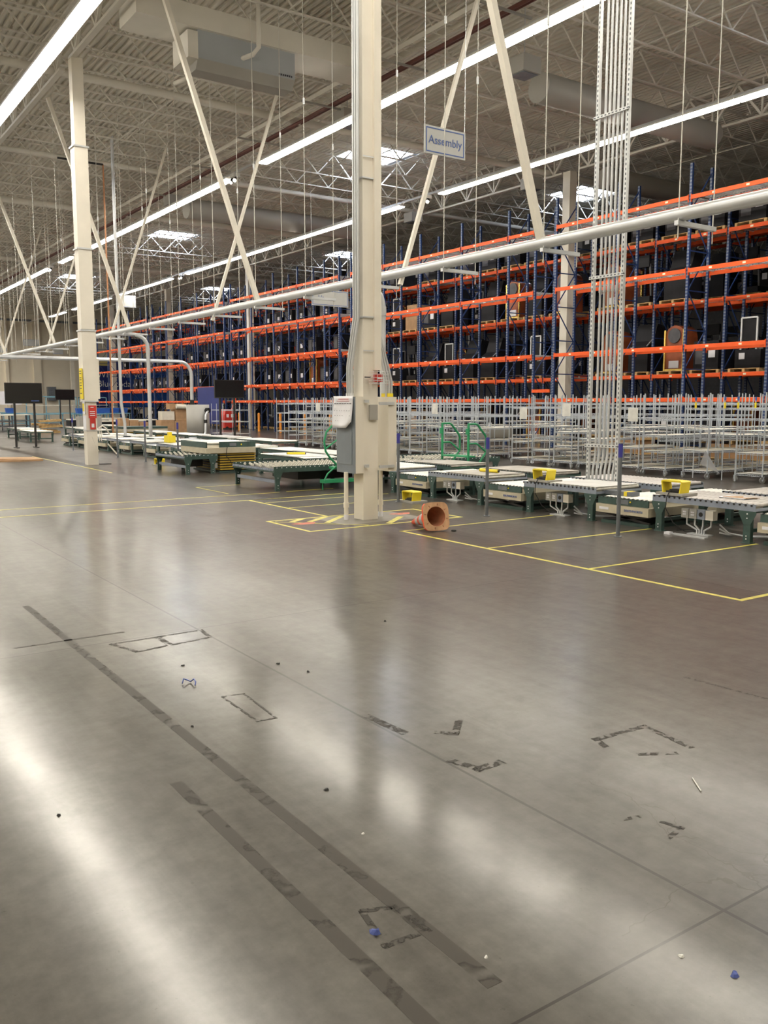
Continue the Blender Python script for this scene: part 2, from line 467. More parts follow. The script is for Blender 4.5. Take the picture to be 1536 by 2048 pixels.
for k, (sx, sy) in enumerate(SKYL):
    fr = MB()
    z0, z1 = ZT, ZT + 0.14
    for a, b_ in (((sx - SW / 2 - .06, sy - SD / 2, z0), (sx - SW / 2, sy + SD / 2, z1)), ((sx + SW / 2, sy - SD / 2, z0), (sx + SW / 2 + .06, sy + SD / 2, z1)),
                  ((sx - SW / 2, sy - SD / 2 - .03, z0), (sx + SW / 2, sy - SD / 2 + .03, z1)), ((sx - SW / 2, sy + SD / 2 - .03, z0), (sx + SW / 2, sy + SD / 2 + .03, z1))):
        fr.box(a, b_, WHITE_STEEL)
    w = struct(fr.obj('window_%d' % (k + 1)), 'square roof light in the ribbed deck')
    pn = MB().box((sx - SW / 2 - .05, sy - SD / 2 - .05, z1), (sx + SW / 2 + .05, sy + SD / 2 + .05, z1 + .04), SKYM).obj('window_pane', w)

# columns
COLX = (-11.5, 6.70, 24.97, 43.2)
COLY = (-3.5, 10.145, 23.3, 37.4, 51.1, 64.9, 78.5, 92.2)
def column(cx, cy, w, z1, label, bands=()):
    c = struct(MB().box((cx - w / 2, cy - w / 2, 0), (cx + w / 2, cy + w / 2, z1), CREAM).obj('column'), label)
    for z in bands:
        MB().box((cx - w / 2 - .012, cy - w / 2 - .012, z), (cx + w / 2 + .012, cy + w / 2 + .012, z + .02), GALV).obj('column_strap', c)
    return c
near_col = None
for i, cx in enumerate(COLX):
    for j, cy in enumerate(COLY):
        if cy < 0: cy = -3.5
        yy = cy
        if i >= 2: yy = (-3.5, 10.2, 23.95, 37.65, 51.0, 64.9, 78.4, 91.6)[j]
        w = 0.24 if i == 1 and j == 1 else (0.32 if i == 1 else 0.36)
        if i == 1 and j == 2:
            c = column(6.78, 23.4, 0.28, ZB, 'white square building column with red sign and enclosure', (0.88,))
        else:
            lab = 'white steel building column'
            if i == 1 and j == 1: lab = 'cream square column with electrical panels beside the fallen cone'
            column(cx, yy, w, ZB, lab, (2.74, 4.55, 7.2) if i == 1 and j == 1 else ())

def truss(length, depth, n, ch, wb, mt):
    "open web truss along local X, top at z=0"
    b = MB()
    b.box((0, -ch, -ch), (length, ch, 0), mt)
    b.box((length * .03, -ch, -depth), (length * .97, ch, -depth + ch), mt)
    st = length / n
    for i in range(n):
        a = i * st
        b.bar((a, 0, -ch), (a + st / 2, 0, -depth + ch), wb, wb, mt)
        b.bar((a + st / 2, 0, -depth + ch), (a + st, 0, -ch), wb, wb, mt)
    return b
def vtruss(length, depth, n, ch, wb, mt):
    b = truss(length, depth, n, ch, wb, mt)
    st = length / n
    for i in range(n):
        a = i * st + st / 2
        b.bar((a, 0, -ch), (a, 0, -depth + ch), wb * .8, wb * .8, mt)
    return b
gm = vtruss(13.7, 1.2, 8, .07, .07, WHITE_STEEL).mesh('ceiling_beam')
for cx in (6.70, 24.97, 43.2, -11.5):
    for k in range(-1, 7):
        y0 = 10.2 + 13.7 * k - 0.0
        if y0 + 13.7 > 95.5: continue
        struct(link('ceiling_beam', gm, None, (cx, y0, ZT - 0.02 - 0.0), (0, 0, pi / 2)), 'white trussed roof girder')
jm = truss(18.2, 0.85, 12, .035, .035, WHITE_STEEL).mesh('ceiling_joist')
jm.name = 'ceiling_joist'
n = 0
for i, cx in enumerate((-11.5, 6.70, 24.97)):
    for k in range(58):
        y0 = -3.5 + 1.7125 * k
        if y0 > 95: break
        o = link('ceiling_joist_beam', jm, None, (cx, y0, ZT), (0, 0, 0)); struct(o, 'white open web roof joist')
jm2 = truss(6.6, 0.85, 5, .035, .035, WHITE_STEEL).mesh('ceiling_joist')
for k in range(58):
    y0 = -3.5 + 1.7125 * k
    if y0 > 95: break
    struct(link('ceiling_joist_beam', jm2, None, (43.2, y0, ZT)), 'white open web roof joist')
# bridging lines along Y under the joists
for bx in (-8, -3, 2, 10.3, 14.2, 18.6, 28.5, 33.2, 38):
    struct(MB().bar((bx, -5, ZT - .82), (bx, 94, ZT - .82), .03, .03, WHITE_STEEL).obj('ceiling_bridging_beam'), 'thin bridging angle under the roof joists')

# ------------------------------------------------------------------ pipes, ducts, air units under the roof
def pipe(name, pts, r, mt, label, cat, group=None, n=10):
    return tag(MB().tube(pts, r, mt, n).obj(name), label, cat, group)
for y, r, w in ((25.1, .11, 'nearest the column top'), (33.4, .09, 'second from the viewer'), (41.5, .14, 'third from the viewer'), (58, .14, 'far down the hall')):
    pipe('roof_pipe', [(-11, y, 10.35), (43, y, 10.35)], r, WHITE_STEEL, 'white main pipe crossing under the joists, ' + w, 'pipe', 'white cross pipes under the roof')
pipe('sprinkler_pipe', [(13.9, -2, 10.2), (13.9, 90, 10.2)], .05, PIPERED, 'dark red sprinkler pipe running under the roof beside the cable tray', 'pipe')
pipe('sprinkler_pipe', [(14.15, -2, 10.28), (14.15, 90, 10.28)], .03, PIPERED, 'thinner red pipe running beside the red sprinkler main', 'pipe')
ct = MB()
for xx in (13.2, 13.55):
    ct.box((xx, -2, 10.2), (xx + .02, 90, 10.32), WHITE_STEEL)
for k in range(230):
    ct.bar((13.2, -2 + k * .4, 10.21), (13.56, -2 + k * .4, 10.21), .015, .015, WHITE_STEEL)
tag(ct.obj('cable_tray'), 'white ladder cable tray under the roof beside the red pipe', 'cable tray')
for y in (15.2, 19.0, 22.8, 27, 31, 36):
    tag(MB().bar((12.9, y, 10.13), (14.5, y, 10.13), .05, .05, DUCT).obj('pipe_hanger'), 'short grey hanger bar under the red pipe', 'hanger', 'hanger bars under the red pipe')
# big air unit with duct
au = thing('air_unit', 'grey boxy air unit hanging under the roof left of the near column', 'air unit', (8.14, 19.5, 9.2))
b = MB().box((0.24, 0, 0.13), (2.72, 0.85, 0.73), UNITG); b.prism([(0, 0.13), (0.85, 0.13), (0.6, -0.08), (0.15, -0.08)], 0, 0.24, 2.72, DUCT); b.obj('housing', au)
MB().box((0, -0.02, 0.1), (0.24, 0.87, 0.68), WHITE_STEEL).obj('end_cap', au)
b = MB()
for k in range(7): b.box((2.28 + k * .055, -.012, 0.17), (2.31 + k * .055, -.001, 0.21), INK)
tag(b.obj('marking_strip', au), None, None, kind='stuff')
du = MB().box((6.95, 19.4, 9.93), (13.1, 20.5, 10.4), WHITE_STEEL)
tag(du.obj('rectangular_duct'), 'wide white duct running behind the grey air unit', 'duct')
pipe('roof_drain_pipe', [(9.75, 19.2, 11.3), (9.75, 19.2, 9.75), (9.65, 19.3, 9.6), (8.4, 21.0, 9.2)], .055, WHITE_STEEL, 'white bent drain pipe passing the grey air unit', 'pipe')
for k, (yy, rr, xa, xb, w) in enumerate(((17.5, .42, 17.0, 24.4, 'above the second lamp row'), (22.8, .42, 25.6, 42, 'above the pallet racks'), (36.3, .45, 14.9, 24.4, 'behind the roof light'))):
    pipe('round_duct', [(xa, yy, 9.8), (xb, yy, 9.8)], rr * .93, DUCT, 'round grey air duct under the roof, ' + w, 'duct', 'round air ducts under the roof', 20)
for k, (xx, yy, w) in enumerate(((14.5, 22.9, 'left of the near column'), (16.0, 17.0, 'below the round duct'), (24.5, 25.5, 'near the tall rack uprights'), (24.4, 33.0, 'behind the far lamp row'), (22.4, 12.6, 'above the tall strut frame'), (14.2, 36, 'over the far conveyors'))):
    t = thing('air_diffuser', 'square dark air grille hanging under the roof ' + w, 'air grille', (xx, yy, 9.75))
    MB().box((-.3, -.3, 0), (.3, .3, .4), DUCT).box((-.01, -.01, .4), (.01, .01, 1.59), GALV).obj('box', t)
    MB().box((-.24, -.24, -.02), (.24, .24, 0), POST).obj('grille', t)

# ------------------------------------------------------------------ fluorescent rows
HL = 9.22
fx = thing('strip_light', 'white fluorescent strip', 'strip light', (0, 0, 0))
MB().box((-.17, 0.01, .0), (.17, 2.41, .05), FIXT).box((-.06, 0.01, .05), (.06, 2.41, .09), FIXT).obj('housing', fx)
LP = MB().box((-.13, 0.03, -.035), (.13, 2.39, -.005), LAMPM); LP.obj('lamp', fx)
def lamp_row(X, y0, y1, gaps, rowname, first=[fx]):
    y = y0; k = 0
    while y < y1:
        if not any(a < y + 1.2 < b_ for a, b_ in gaps):
            o = first.pop() if first else None
            if o is None: o = copy_tree(fx)
            o.location = (X, y, HL)
            o['label'] = 'fluorescent strip in the %s lamp row, %s from its near end' % (rowname, ORD[k]); o['group'] = 'strip lights in the %s lamp row' % rowname
            k += 1
        y += 2.42
lamp_row(13.35, -5.3, 92, [(26.9, 29.2), (44.6, 47.2), (51.5, 53.2)], 'middle')
lamp_row(20.6, -5.3, 80, [(25.8, 28.0), (50.6, 52.6), (61.9, 64.2), (69.4, 72.4), (74.8, 76.2)], 'right')
lamp_row(5.5, -5.3, 88, [(60, 63)], 'left')
lamp_row(-2.3, -5.3, 88, [], 'unseen added outer left')  # off-view row added to light floor and ceiling evenly
lamp_row(-10.0, 2, 88, [], 'unseen added outermost left')  # off-view row added to brighten the left wall
for X, w in ((13.35, 'middle'), (20.6, 'right'), (5.5, 'left')):
    tag(MB().box((X - .025, -5, HL + .09), (X + .025, 92, HL + .16), GALV).obj('lamp_rail'), 'thin steel rail carrying the %s lamp row' % w, 'lamp rail', 'lamp rails')
# twin spot heads in the gaps
for X, y, w in ((13.35, 28.2, 'middle lamp row, nearest gap'), (13.35, 52.4, 'middle lamp row, far gap'), (20.6, 27.0, 'right lamp row, nearest gap'), (20.6, 51.2, 'right lamp row, second gap')):
    t = thing('emergency_light', 'twin emergency lamp in a gap of the ' + w, 'emergency light', (X, y, HL - .03))
    MB().box((-.12, -.15, 0), (.12, .15, .12), FIXT).obj('battery_box', t)
    for s in (-1, 1):
        h = MB().tube([(0, .1 * s, -.02), (-.08, .14 * s, -.12)], .05, BLACK, 10, True, .08).obj('lamp_head', t)
        MB().ball((-.09, .15 * s, -.135), .06, SPOTM).obj('bulb', h)

# ------------------------------------------------------------------ overhead tube with hangers and braces
TX, TZ = 9.5, 3.95
pipe('overhead_tube', [(TX, -3, TZ), (TX, 62, TZ)], .085, GALV, 'long galvanized tube running the hall above the conveyors', 'tube', n=14)
ty = 4.85; k = 0
while ty < 60:
    t = thing('tube_hanger', 'steel trapeze hanger with two rods on the long overhead tube, %s from the near end' % ORD[k], 'hanger', (TX, ty, TZ), 0, 'trapeze hangers of the overhead tube')
    MB().box((-.1, -.03, -.14), (.68, .03, -.085), GALV).obj('channel', t)
    for s, xx in enumerate((-.06, .64)):
        rd = MB().tube([(xx, 0, -.3), (xx, 0, ZT - TZ - .01)], .008, RODM, 5).obj('rod', t)
        zj = 3.0 + 0.8 * ((k + s) % 2)
        MB().tube([(xx, 0, zj), (xx, 0, zj + .12)], .02, GALV, 6).obj('coupling', rd)
    MB().bar((.02, 0, -.1), (.2, 0, .1), .03, .03, GALV).obj('clamp', t)
    ty += 2.35; k += 1
for k, y in enumerate((9.66, 18.97, 28.1, 37.2, 46.4)):
    z1 = 10.6
    tag(MB().bar((9.5, y, 3.98), (9.5 - .335 * (z1 - 3.98), y, z1), .10, .10, BRACEM).obj('diagonal_brace'), 'thick white diagonal brace from the tube up towards the column row, %s from the viewer' % ORD[k], 'brace', 'thick diagonal braces')
for k, y in enumerate((4.2, 13.24, 21.6, 30.1, 38.6, 47.5)):
    tag(MB().bar((9.5, y, 3.74), (9.5 + .335 * 6.5, y, 10.3), .07, .07, BRACEM).obj('diagonal_brace'), 'thin white diagonal brace leaning away towards the racks, %s from the viewer' % ORD[k], 'brace', 'thin diagonal braces')
# free rods with turnbuckles (hung from the roof, ending above head height)
rod = MB().tube([(0, 0, 4.6), (0, 0, ZT - .005)], .007, RODM, 5).mesh('hanging_rod')
k = 0
for xx in (7.6, 11.2):
    for j in range(13):
        y = 26 + j * 2.9 + (.8 if xx > 8 else 0)
        tag(link('hanging_rod', rod, None, (xx, y, 0)), 'thin steel rod hanging free from the roof over the far conveyors', 'rod', 'free hanging rods over the far conveyors')
# branches
def branch(name, y, x1, z1, label, r=.06, z=TZ, kink=0.0, xs=TX):
    pts = [(xs, y, z - .02), (x1 - .45, y, z - .02)] + arc((x1 - .45, y, z - .02), (x1, y, z - .02), (x1, y, z - .47)) + [(x1, y, .9), (x1 + kink, y, .45), (x1 + kink, y, z1)]
    t = thing(name, label, 'tube', (0, 0, 0))
    MB().tube(pts, r, GALV, 12).obj('tube', t)
    MB().tube([(x1, y, z - .62), (x1, y, z - .45)], r + .012, GALV, 12).obj('collar', t)
    return t
branch('branch_tube', 14.55, 10.02, .46, 'galvanized branch tube bending down behind the near column')
branch('branch_tube', 29.8, 10.7, .46, 'galvanized branch tube bending down to the conveyors between two hanging screens', .065)
pts = [(-8, 36.6, 3.4), (14.5, 36.6, 3.4)] + arc((14.5, 36.6, 3.4), (15.05, 36.6, 3.4), (15.05, 36.6, 2.85)) + [(15.05, 36.6, 1.76)]
tag(MB().tube(pts, .075, GALV, 12).obj('cross_tube'), 'galvanized tube crossing the hall and bending down to the grey drum', 'tube')
t = thing('collector_drum', 'tall grey metal drum with hose ports at the end of the cross tube', 'drum', (15.35, 36.7, 0))
MB().lathe([(0, 0), (.5, 0), (.5, 1.55), (0, 1.55)], DUCT, 28).obj('body', t)
MB().tube([(.2, -.44, 1.3), (.26, -.6, 1.3)], .11, BLACK, 14).obj('port', t)
h = MB().tube([(.22, -.58, 1.28), (.1, -.62, 1.1), (.08, -.62, .35), (.0, -.62, .2), (-.15, -.65, .12), (-.9, -.7, .12), (-1.2, -.7, .3)], .055, GALV, 10).obj('hose', t)
MB().tube([(.09, -.62, .75), (.085, -.62, .9)], .075, RUBBER, 10).obj('clamp', h)
MB().tube([(-.3, -.1, 1.55), (-.3, -.1, 1.75)], .09, RUBBER, 12).obj('inlet', t)

# conduit frame beside the second conveyor line
t = thing('conduit_frame', 'tall slotted steel frame carrying six conduits up to the roof', 'conduit frame', (10.13, 8.90, 0))
for yy in (-.27, .29):
    MB().box((-.025, -.022, 0.02), (.025, .022, 11.34), STRUT).obj('upright', t, (0, yy, 0))
for z in (.95, 3.42, 5.68, 9.0):
    MB().box((-.03, -.022, 0), (0, .022, .64), STRUT).obj('crossbar', t, (-.026, -.31, z + .022), (-pi / 2, 0, 0))
for k in range(6):
    y = -.19 + k * .078
    MB().tube([(0, y, .30), (0, y, .32), (0, y, .45), (0, y + .0, .60), (0, y - .045, .85), (0, y - .045, 10.6)], .017, GALV, 8).obj('conduit', t)
    MB().tube([(0, y, .30), (0, y, .325)], .03, GALV, 8).obj('bushing', t)
    MB().tube([(0, y - .045, 3.22), (0, y - .045, 3.3)], .024, GALV, 8).obj('coupling', t)
t = thing('conduit_frame', 'bundle of pale conduits dropping from the roof beyond the left column', 'conduit frame', (10.15, 30.85, 0))
for y in (-.06, .06):
    MB().tube([(0, y, .46), (.0, y, .9), (-.1, y, 1.6), (-.1, y, 10.6)], .035, GALV, 8).obj('conduit', t)
t = thing('drop_pipe', 'slim copper coloured pipe dropping from the roof behind the left column', 'pipe', (10.4, 33, 0))
MB().tube([(0, 0, .5), (0, 0, 10.2)], .03, COPPER, 8).obj('pipe', t)
MB().bar((-1.6, 0, 10.2), (0, 0, 10.2), .06, .06, DEBRIS).obj('bracket', t)
# ------------------------------------------------------------------ near column equipment
CX0, CX1, CY0, CY1 = 6.58, 6.82, 10.025, 10.265
def straps():
    for z, g in ((4.86, 1), (4.5, 1), (2.74, 1), (2.3, 1), (1.98, 0)):
        pass
t = thing('column_strut', 'slim cream strut channel running up the face of the near column', 'strut', (6.74, CY0, 0))
MB().box((.0, -.045, 2.05), (.11, -.001, 10.1), CREAM).obj('channel', t)
for z in (2.3, 2.75, 4.55, 4.82, 7.2, 9):
    MB().box((-.17, -.03, z), (.085, -.0455 + .02, z + .015), GALV).obj('clamp_bar', t)
def panel_box(name, label, x0, x1, y0, y1, z0, z1, face_mt):
    t = thing(name, label, 'electrical panel', (x0, y0, z0))
    MB().box((0, 0, 0), (x1 - x0, y1 - y0, z1 - z0), CREAM).obj('cabinet', t)
    return t
p = panel_box('electrical_panel', 'grey door electrical panel on the left of the near column, calendar above', 6.44, 6.575, 10.0, 10.47, .65, 1.69, PANELG)
MB().box((-.012, 0.0, 0), (-.001, .47, 1.04), PANELG).obj('cover', p)
dr = MB().box((-.02, .07, .12), (-.013, .43, .98), PANELG).obj('panel_door', p)
MB().box((-.03, .34, .74), (-.021, .365, .88), BLACK).obj('latch', dr)
for z in (.08, .96):
    MB().box((.136, -.03, z), (.20, 0.0, z + .04), STRUT).obj('bracket', p)
p2 = panel_box('electrical_panel', 'tall cream electrical panel on the right of the near column, yellow box on top', 6.98, 7.12, 10.0, 10.47, .66, 1.69, CREAM)
for z in (.05, .92):
    MB().box((-.16, -.025, z), (.09, -.001, z + .04), STRUT).obj('bracket', p2)
tag(MB().box((7.0, 10.04, 1.692), (7.09, 10.2, 1.74), YELLOW).obj('tape_box'), 'yellow block lying on top of the right electrical panel', 'box')
t = thing('junction_box', 'small grey covered junction box on the face of the near column', 'junction box', (6.67, CY0 - .03, 1.38))
MB().box((0, 0, 0), (.12, .03, .2), DUCT).obj('box', t); MB().box((-.004, -.008, -.004), (.124, 0, .204), DUCT).obj('cover', t)
# calendar
t = thing('wall_calendar', 'curling white calendar sheet hanging on the grey electrical panel', 'calendar', (6.415, 10.0, 1.27))
vs = []; N = 10; fs = []
for i in range(N + 1):
    z = .43 * i / N
    w0 = .02 if z > .08 else .12 - .10 * z / .08 + .0
    w1 = .52 if z > .1 else .52 - (.1 - z) * .35
    bulge = -.05 * (1 - i / N) ** 2 - .004
    for q in range(7):
        y = w0 + (w1 - w0) * q / 6
        vs.append((bulge * (1 + .4 * sin(q)), y, z))
for i in range(N):
    for q in range(6):
        a = i * 7 + q; fs.append((a, a + 1, a + 8, a + 7))
sheet = MB().add(vs, fs, PAPER, True).obj('sheet', t)
md = sheet.modifiers.new('s', 'SOLIDIFY'); md.thickness = .002
b = MB()
for q in range(7): b.box((-.013, .05 + q * .065, .325), (-.0105, .10 + q * .065, .334), INK)
for i in range(3):
    for q in range(7): b.box((-.03 + i * .006 - .008, .06 + q * .062, .23 - i * .07), (-.028 + i * .006 - .008, .075 + q * .062, .236 - i * .07), INK)
b.box((-.014, .12, .385), (-.010, .38, .395), INKR); b.box((-.014, .1, .36), (-.010, .42, .366), INKR)
b.obj('printed_grid', t)
# caged red alarm
t = thing('fire_alarm', 'red fire alarm strobe inside a wire cage on the near column', 'fire alarm', (6.72, CY0 - .05, 1.87))
MB().box((-.01, -.05, .02), (.11, .0, .13), RED).obj('housing', t)
MB().box((.02, -.058, .06), (.1, -.05, .085), PAPER).obj('strobe', t)
b = MB()
for z in (0, .04, .08, .12, .16):
    b.tube([(-.07, .0, z), (-.07, -.11, z), (.17, -.11, z), (.17, 0.0, z)], .003, GALV, 5)
for x in (-.07, -.01, .05, .11, .17):
    b.tube([(x, -.11, 0), (x, -.11, .16)], .003, GALV, 5)
b.obj('wire_cage', t)
MB().box((-.15, -.02, .075), (-.06, -.0, .09), BLACK).obj('clamp', t)
# conduits of the column
t = thing('column_conduits', 'three silver conduits climbing the left side of the near column', 'conduit', (0, 0, 0))
for k in range(3):
    y = 10.06 + k * .055
    xo = 6.50 - .0 * k
    MB().tube([(xo - .02 * 0, y + .12, 1.69), (xo, y + .12, 2.1), (xo + .02, y + .05, 2.5), (xo + .03, y + .0, 2.75), (xo + .03, y, 10.1)], .019, GALV, 8).obj('conduit', t)
    MB().tube([(xo, y + .12, 1.69), (xo, y + .12, 1.74)], .028, GALV, 8).obj('connector', t)
t = thing('column_conduits', 'silver conduits bending in behind the right electrical panel', 'conduit', (0, 0, 0))
for k in range(3):
    xo = 7.0 + k * .045
    MB().tube([(xo, 10.08, 1.69), (xo, 10.08, 1.9), (xo - .04, 10.1, 2.1), (6.86 + k * .012, 10.1, 2.6), (6.85 + k * .008, 10.1, 10.1)], .017, GALV, 8).obj('conduit', t)
for nm, x, y, w in (('left', 6.41, 10.20, 'below the grey panel'), ('right', 7.0, 10.22, 'below the cream panel')):
    t = thing('floor_conduit', 'thick white conduit rising from the floor ' + w, 'conduit', (x, y, 0))
    MB().tube([(0, 0, 0), (0, 0, .66)], .03, CREAM, 12).obj('conduit', t)
    MB().tube([(0, 0, .17), (0, 0, .24)], .038, CREAM, 12).obj('coupling', t)
    MB().tube([(0, 0, 0.0), (0, 0, .07)], .034, PAPER, 12).obj('torn_sleeve', t)

# ------------------------------------------------------------------ left column equipment
t = thing('column_enclosure', 'cream cover wrapped round the left column from waist height upwards', 'enclosure', (6.78, 23.4, 0))
MB().box((-.19, -.19, 1.64), (.19, .19, 1.67), GALV).obj('bottom_lip', t)
MB().box((-.18, -.185, 1.67), (.18, .185, 3.45), CREAM).obj('cover', t)
MB().box((.18, -.16, 1.72), (.24, .12, 2.75), CREAM).obj('side_box', t)
MB().box((-.2, -.2, 3.45), (.2, .2, 3.49), GALV).obj('top_lip', t)
t2 = thing('column_cover', 'taller cream casing on the upper part of the left column', 'enclosure', (6.78, 23.4, 0))
MB().box((-.17, -.17, 3.5), (.17, .17, 8.0), CREAM).obj('casing', t2)
for z in (5.5, 8.0): MB().box((-.2, -.2, z), (.2, .2, z + .04), GALV).obj('band', t2)
t = thing('fire_extinguisher_sign', 'red and white notice fixed to the left column', 'sign', (6.78, 23.235, 0))
MB().box((-.08, -.015, 1.22), (.12, 0, 1.55), RED).obj('plate', t); MB().box((-.05, -.018, .93), (.09, 0, 1.22), RED).obj('lower_plate', t)
b = MB()
b.box((-.03, -.019, 1.49), (.05, -.016, 1.51), PAPER)
for z in (1.38, 1.33, 1.28): b.box((-.05, -.019, z), (.08, -.016, z + .018), PAPER)
b.box((-.02, -.022, .98), (.05, -.019, 1.08), PAPER); b.obj('printed_lines', t)
t = thing('yellow_notice', 'tall bright yellow notice on the left side of the left column', 'notice', (6.57, 23.3, 0))
MB().box((-.02, -.12, 1.72), (-.0, .12, 2.5), YELLOW).obj('board', t)
b = MB()
for z in (2.42, 2.36, 2.25, 2.2, 2.12, 2.05, 1.98, 1.85): b.box((-.024, -.08, z), (-.02, .07, z + .02), INK)
b.obj('printed_lines', t)
t = thing('paper_notice', 'white papers and a yellow note taped low on the left column', 'notice', (6.62, 23.3, 0))
MB().box((-.02, -.13, .92), (-.005, .1, 1.28), PAPER).obj('sheet', t); MB().box((-.03, -.1, 1.33), (-.02, .08, 1.68), PAPER).obj('upper_sheet', t)
MB().box((-.035, -.08, 1.4), (-.031, .06, 1.6), YELLOW).obj('yellow_note', t)
t = thing('column_conduits', 'cream conduit and hose reel arm low on the left column', 'conduit', (6.93, 23.2, 0))
for x in (.02, .07): MB().tube([(x, .02, .62), (x, .02, 1.0)], .012, CREAM, 6).obj('conduit', t)
MB().bar((-.2, -.1, .75), (-.05, -.1, .36), .025, .025, CREAM).obj('arm', t)
MB().bar((.2, -.1, .55), (.42, -.1, .28), .04, .03, CREAM).obj('arm', t)
MB().tube([(0, 0, .95), (.1, 0, 1.02), (.2, 0, .95), (.28, 0, .8)], .02, CREAM, 6).obj('hook', t)
tag(MB().box((6.95, 23.25, 0), (7.25, 23.5, .015), DEBRIS).obj('floor_plate'), 'small dark plate on the floor by the left column', 'plate')
# ------------------------------------------------------------------ floor marks
def tape(name, pts, w, mt, label, cat, z=.0012, closed=False, group=None):
    b = MB()
    if closed: pts = pts + [pts[0]]
    for p, q in zip(pts, pts[1:]):
        p = Vector((*p, 0)); q = Vector((*q, 0)); d = (q - p).normalized() * (w / 2)
        nrm = Vector((-d.y, d.x, 0)); p2 = p - d; q2 = q + d
        v = [p2 - nrm, q2 - nrm, q2 + nrm, p2 + nrm]
        b.add([(a.x, a.y, .0002) for a in v] + [(a.x, a.y, z) for a in v], [(4, 5, 6, 7), (0, 1, 5, 4), (1, 2, 6, 5), (2, 3, 7, 6), (3, 0, 4, 7)], mt)
        z += .0002
    return tag(b.obj(name), label, cat, group)
W = .05
tape('floor_tape', [(6.40, 8.87), (6.40, 4.12), (9.1, 4.1)], W, YTAPE, 'yellow tape outline on the floor right of the fallen cone', 'floor tape')
tape('floor_tape', [(6.40, 8.87), (9.1, 8.92)], W * .8, YTAPE, 'yellow tape line passing under the fallen cone', 'floor tape')
tape('floor_tape', [(6.44, 7.26), (9.15, 7.23)], W * .8, YTAPE, 'yellow tape line to the leg of the near roller bench', 'floor tape')
tape('floor_tape', [(6.44, 5.77), (9.15, 5.73)], W * .8, YTAPE, 'yellow tape line nearest the right edge of the picture', 'floor tape')
tape('floor_tape', [(8.3, 13.26), (6.38, 13.18), (6.38, 10.7)], W, YTAPE, 'yellow tape corner on the floor behind the near column', 'floor tape')
tape('floor_tape', [(6.45, 12.7), (8.9, 12.78)], W * .7, YTAPE, 'thin yellow tape line behind the near column, second from the far side', 'floor tape')
tape('floor_tape', [(6.44, 11.88), (8.7, 11.88)], W * .8, YTAPE, 'yellow tape line running behind the near column to the foot pedal', 'floor tape')
tape('floor_tape', [(7.6, 14.12), (8.6, 14.18)], W * .8, YTAPE, 'short yellow tape line before the ball table', 'floor tape')
tape('floor_tape', [(-4, 13.2), (6.95, 13.19)], W * .8, YTAPE, 'long thin yellow line across the aisle, nearer of the pair', 'floor tape')
tape('floor_tape', [(-4, 14.15), (7.4, 14.08)], W * .8, YTAPE, 'long thin yellow line across the aisle, farther of the pair', 'floor tape')
tape('floor_tape', [(6.33, 28), (6.33, 20.3)], W * .7, YTAPE, 'faded yellow line running away beside the left column', 'floor tape')
tape('floor_tape', [(7.47, 15.89), (6.55, 15.83), (6.55, 14.38)], W * .7, YTAPE, 'faint yellow corner in front of the two green tables', 'floor tape')
tape('floor_tape', [(5.43, 10.65), (5.43, 9.50), (7.9, 9.52), (7.9, 10.66)], W, YTAPE, 'yellow rectangle taped round the foot of the near column', 'floor tape', closed=True)
tape('floor_tape', [(5.5, 10.54), (6.35, 9.58)], W * .6, YTAPE, 'thin yellow diagonal inside the column rectangle', 'floor tape')
struct(MB().box((6.1, 9.75, 0.0002), (7.45, 10.6, .0008), PADC).obj('floor_pad'), 'bare pale concrete patch around the near column')
for k, (a, b_) in enumerate((((5.71, 10.45), (5.94, 10.62)), ((5.91, 10.32), (6.3, 10.6)), ((6.06, 10.11), (6.55, 10.55)), ((6.72, 9.6), (7.2, 10.02)), ((7.2, 9.6), (7.6, 9.98)))):
    tape('floor_tape', [a, b_], .085, YTAPE, 'broad yellow hazard stripe inside the column rectangle', 'floor tape', group='hazard stripes at the near column')
for (x, y, w) in ((5.74, 10.17, 'left of the near column'), (7.42, 10.3, 'behind the fallen cone')):
    b = MB(); n = 14
    b.add([(x + .16 * (1 + .3 * sin(3 * a)) * cos(a), y + .12 * (1 + .3 * cos(2 * a)) * sin(a), .0022) for a in [2 * pi * i / n for i in range(n)]], [tuple(range(n))], REDSPOT)
    tag(b.obj('paint_splotch'), 'red spray paint splotch on the floor ' + w, 'paint mark')
# residue of removed tape
def resid(pts, w, label, closed=False, mt=None): return tape('tape_residue', pts, w, mt or RESID, label, 'tape residue', .0006, closed)
resid([(1.53, 7.2), (1.53, 1.7)], .055, 'long dark strip of old tape residue running towards the viewer', mt=RESID2)
resid([(1.29, 3.4), (1.28, 1.2)], .055, 'second dark strip of residue beside the long one', mt=RESID2)
resid([(1.74, 5.73), (2.38, 5.74), (2.36, 5.52), (1.82, 5.46)], .03, 'narrow outline of tape residue beside the floor joint', True)
resid([(2.06, 5.72), (2.06, 5.52)], .045, 'short bar inside the narrow residue outline')
resid([(1.91, 4.33), (2.03, 4.31), (2.0, 3.87), (1.90, 3.88)], .014, 'faint small rectangle of old tape in the middle of the floor', True)
resid([(3.1, 2.66), (3.13, 2.74), (3.46, 2.72), (3.42, 2.43)], .035, 'open square of residue on the right of the floor')
resid([(3.16, 2.5), (3.3, 2.42)], .03, 'broken residue dash beside the open square')
resid([(1.42, 2.18), (1.52, 2.14), (1.53, 1.98), (1.38, 1.99)], .022, 'dark square of residue near the front', True)
resid([(2.56, 3.24), (2.62, 3.18), (2.74, 3.30)], .04, 'small dark hook of residue right of the long joint')
resid([(2.40, 2.93), (2.44, 2.8), (2.56, 2.8)], .05, 'brown residue patch touching the long joint')
resid([(2.40, 3.62), (2.42, 3.34)], .05, 'dark residue bar beside the long joint')
resid([(2.60, 2.12), (2.67, 2.10)], .02, 'small residue dash on the right foreground')
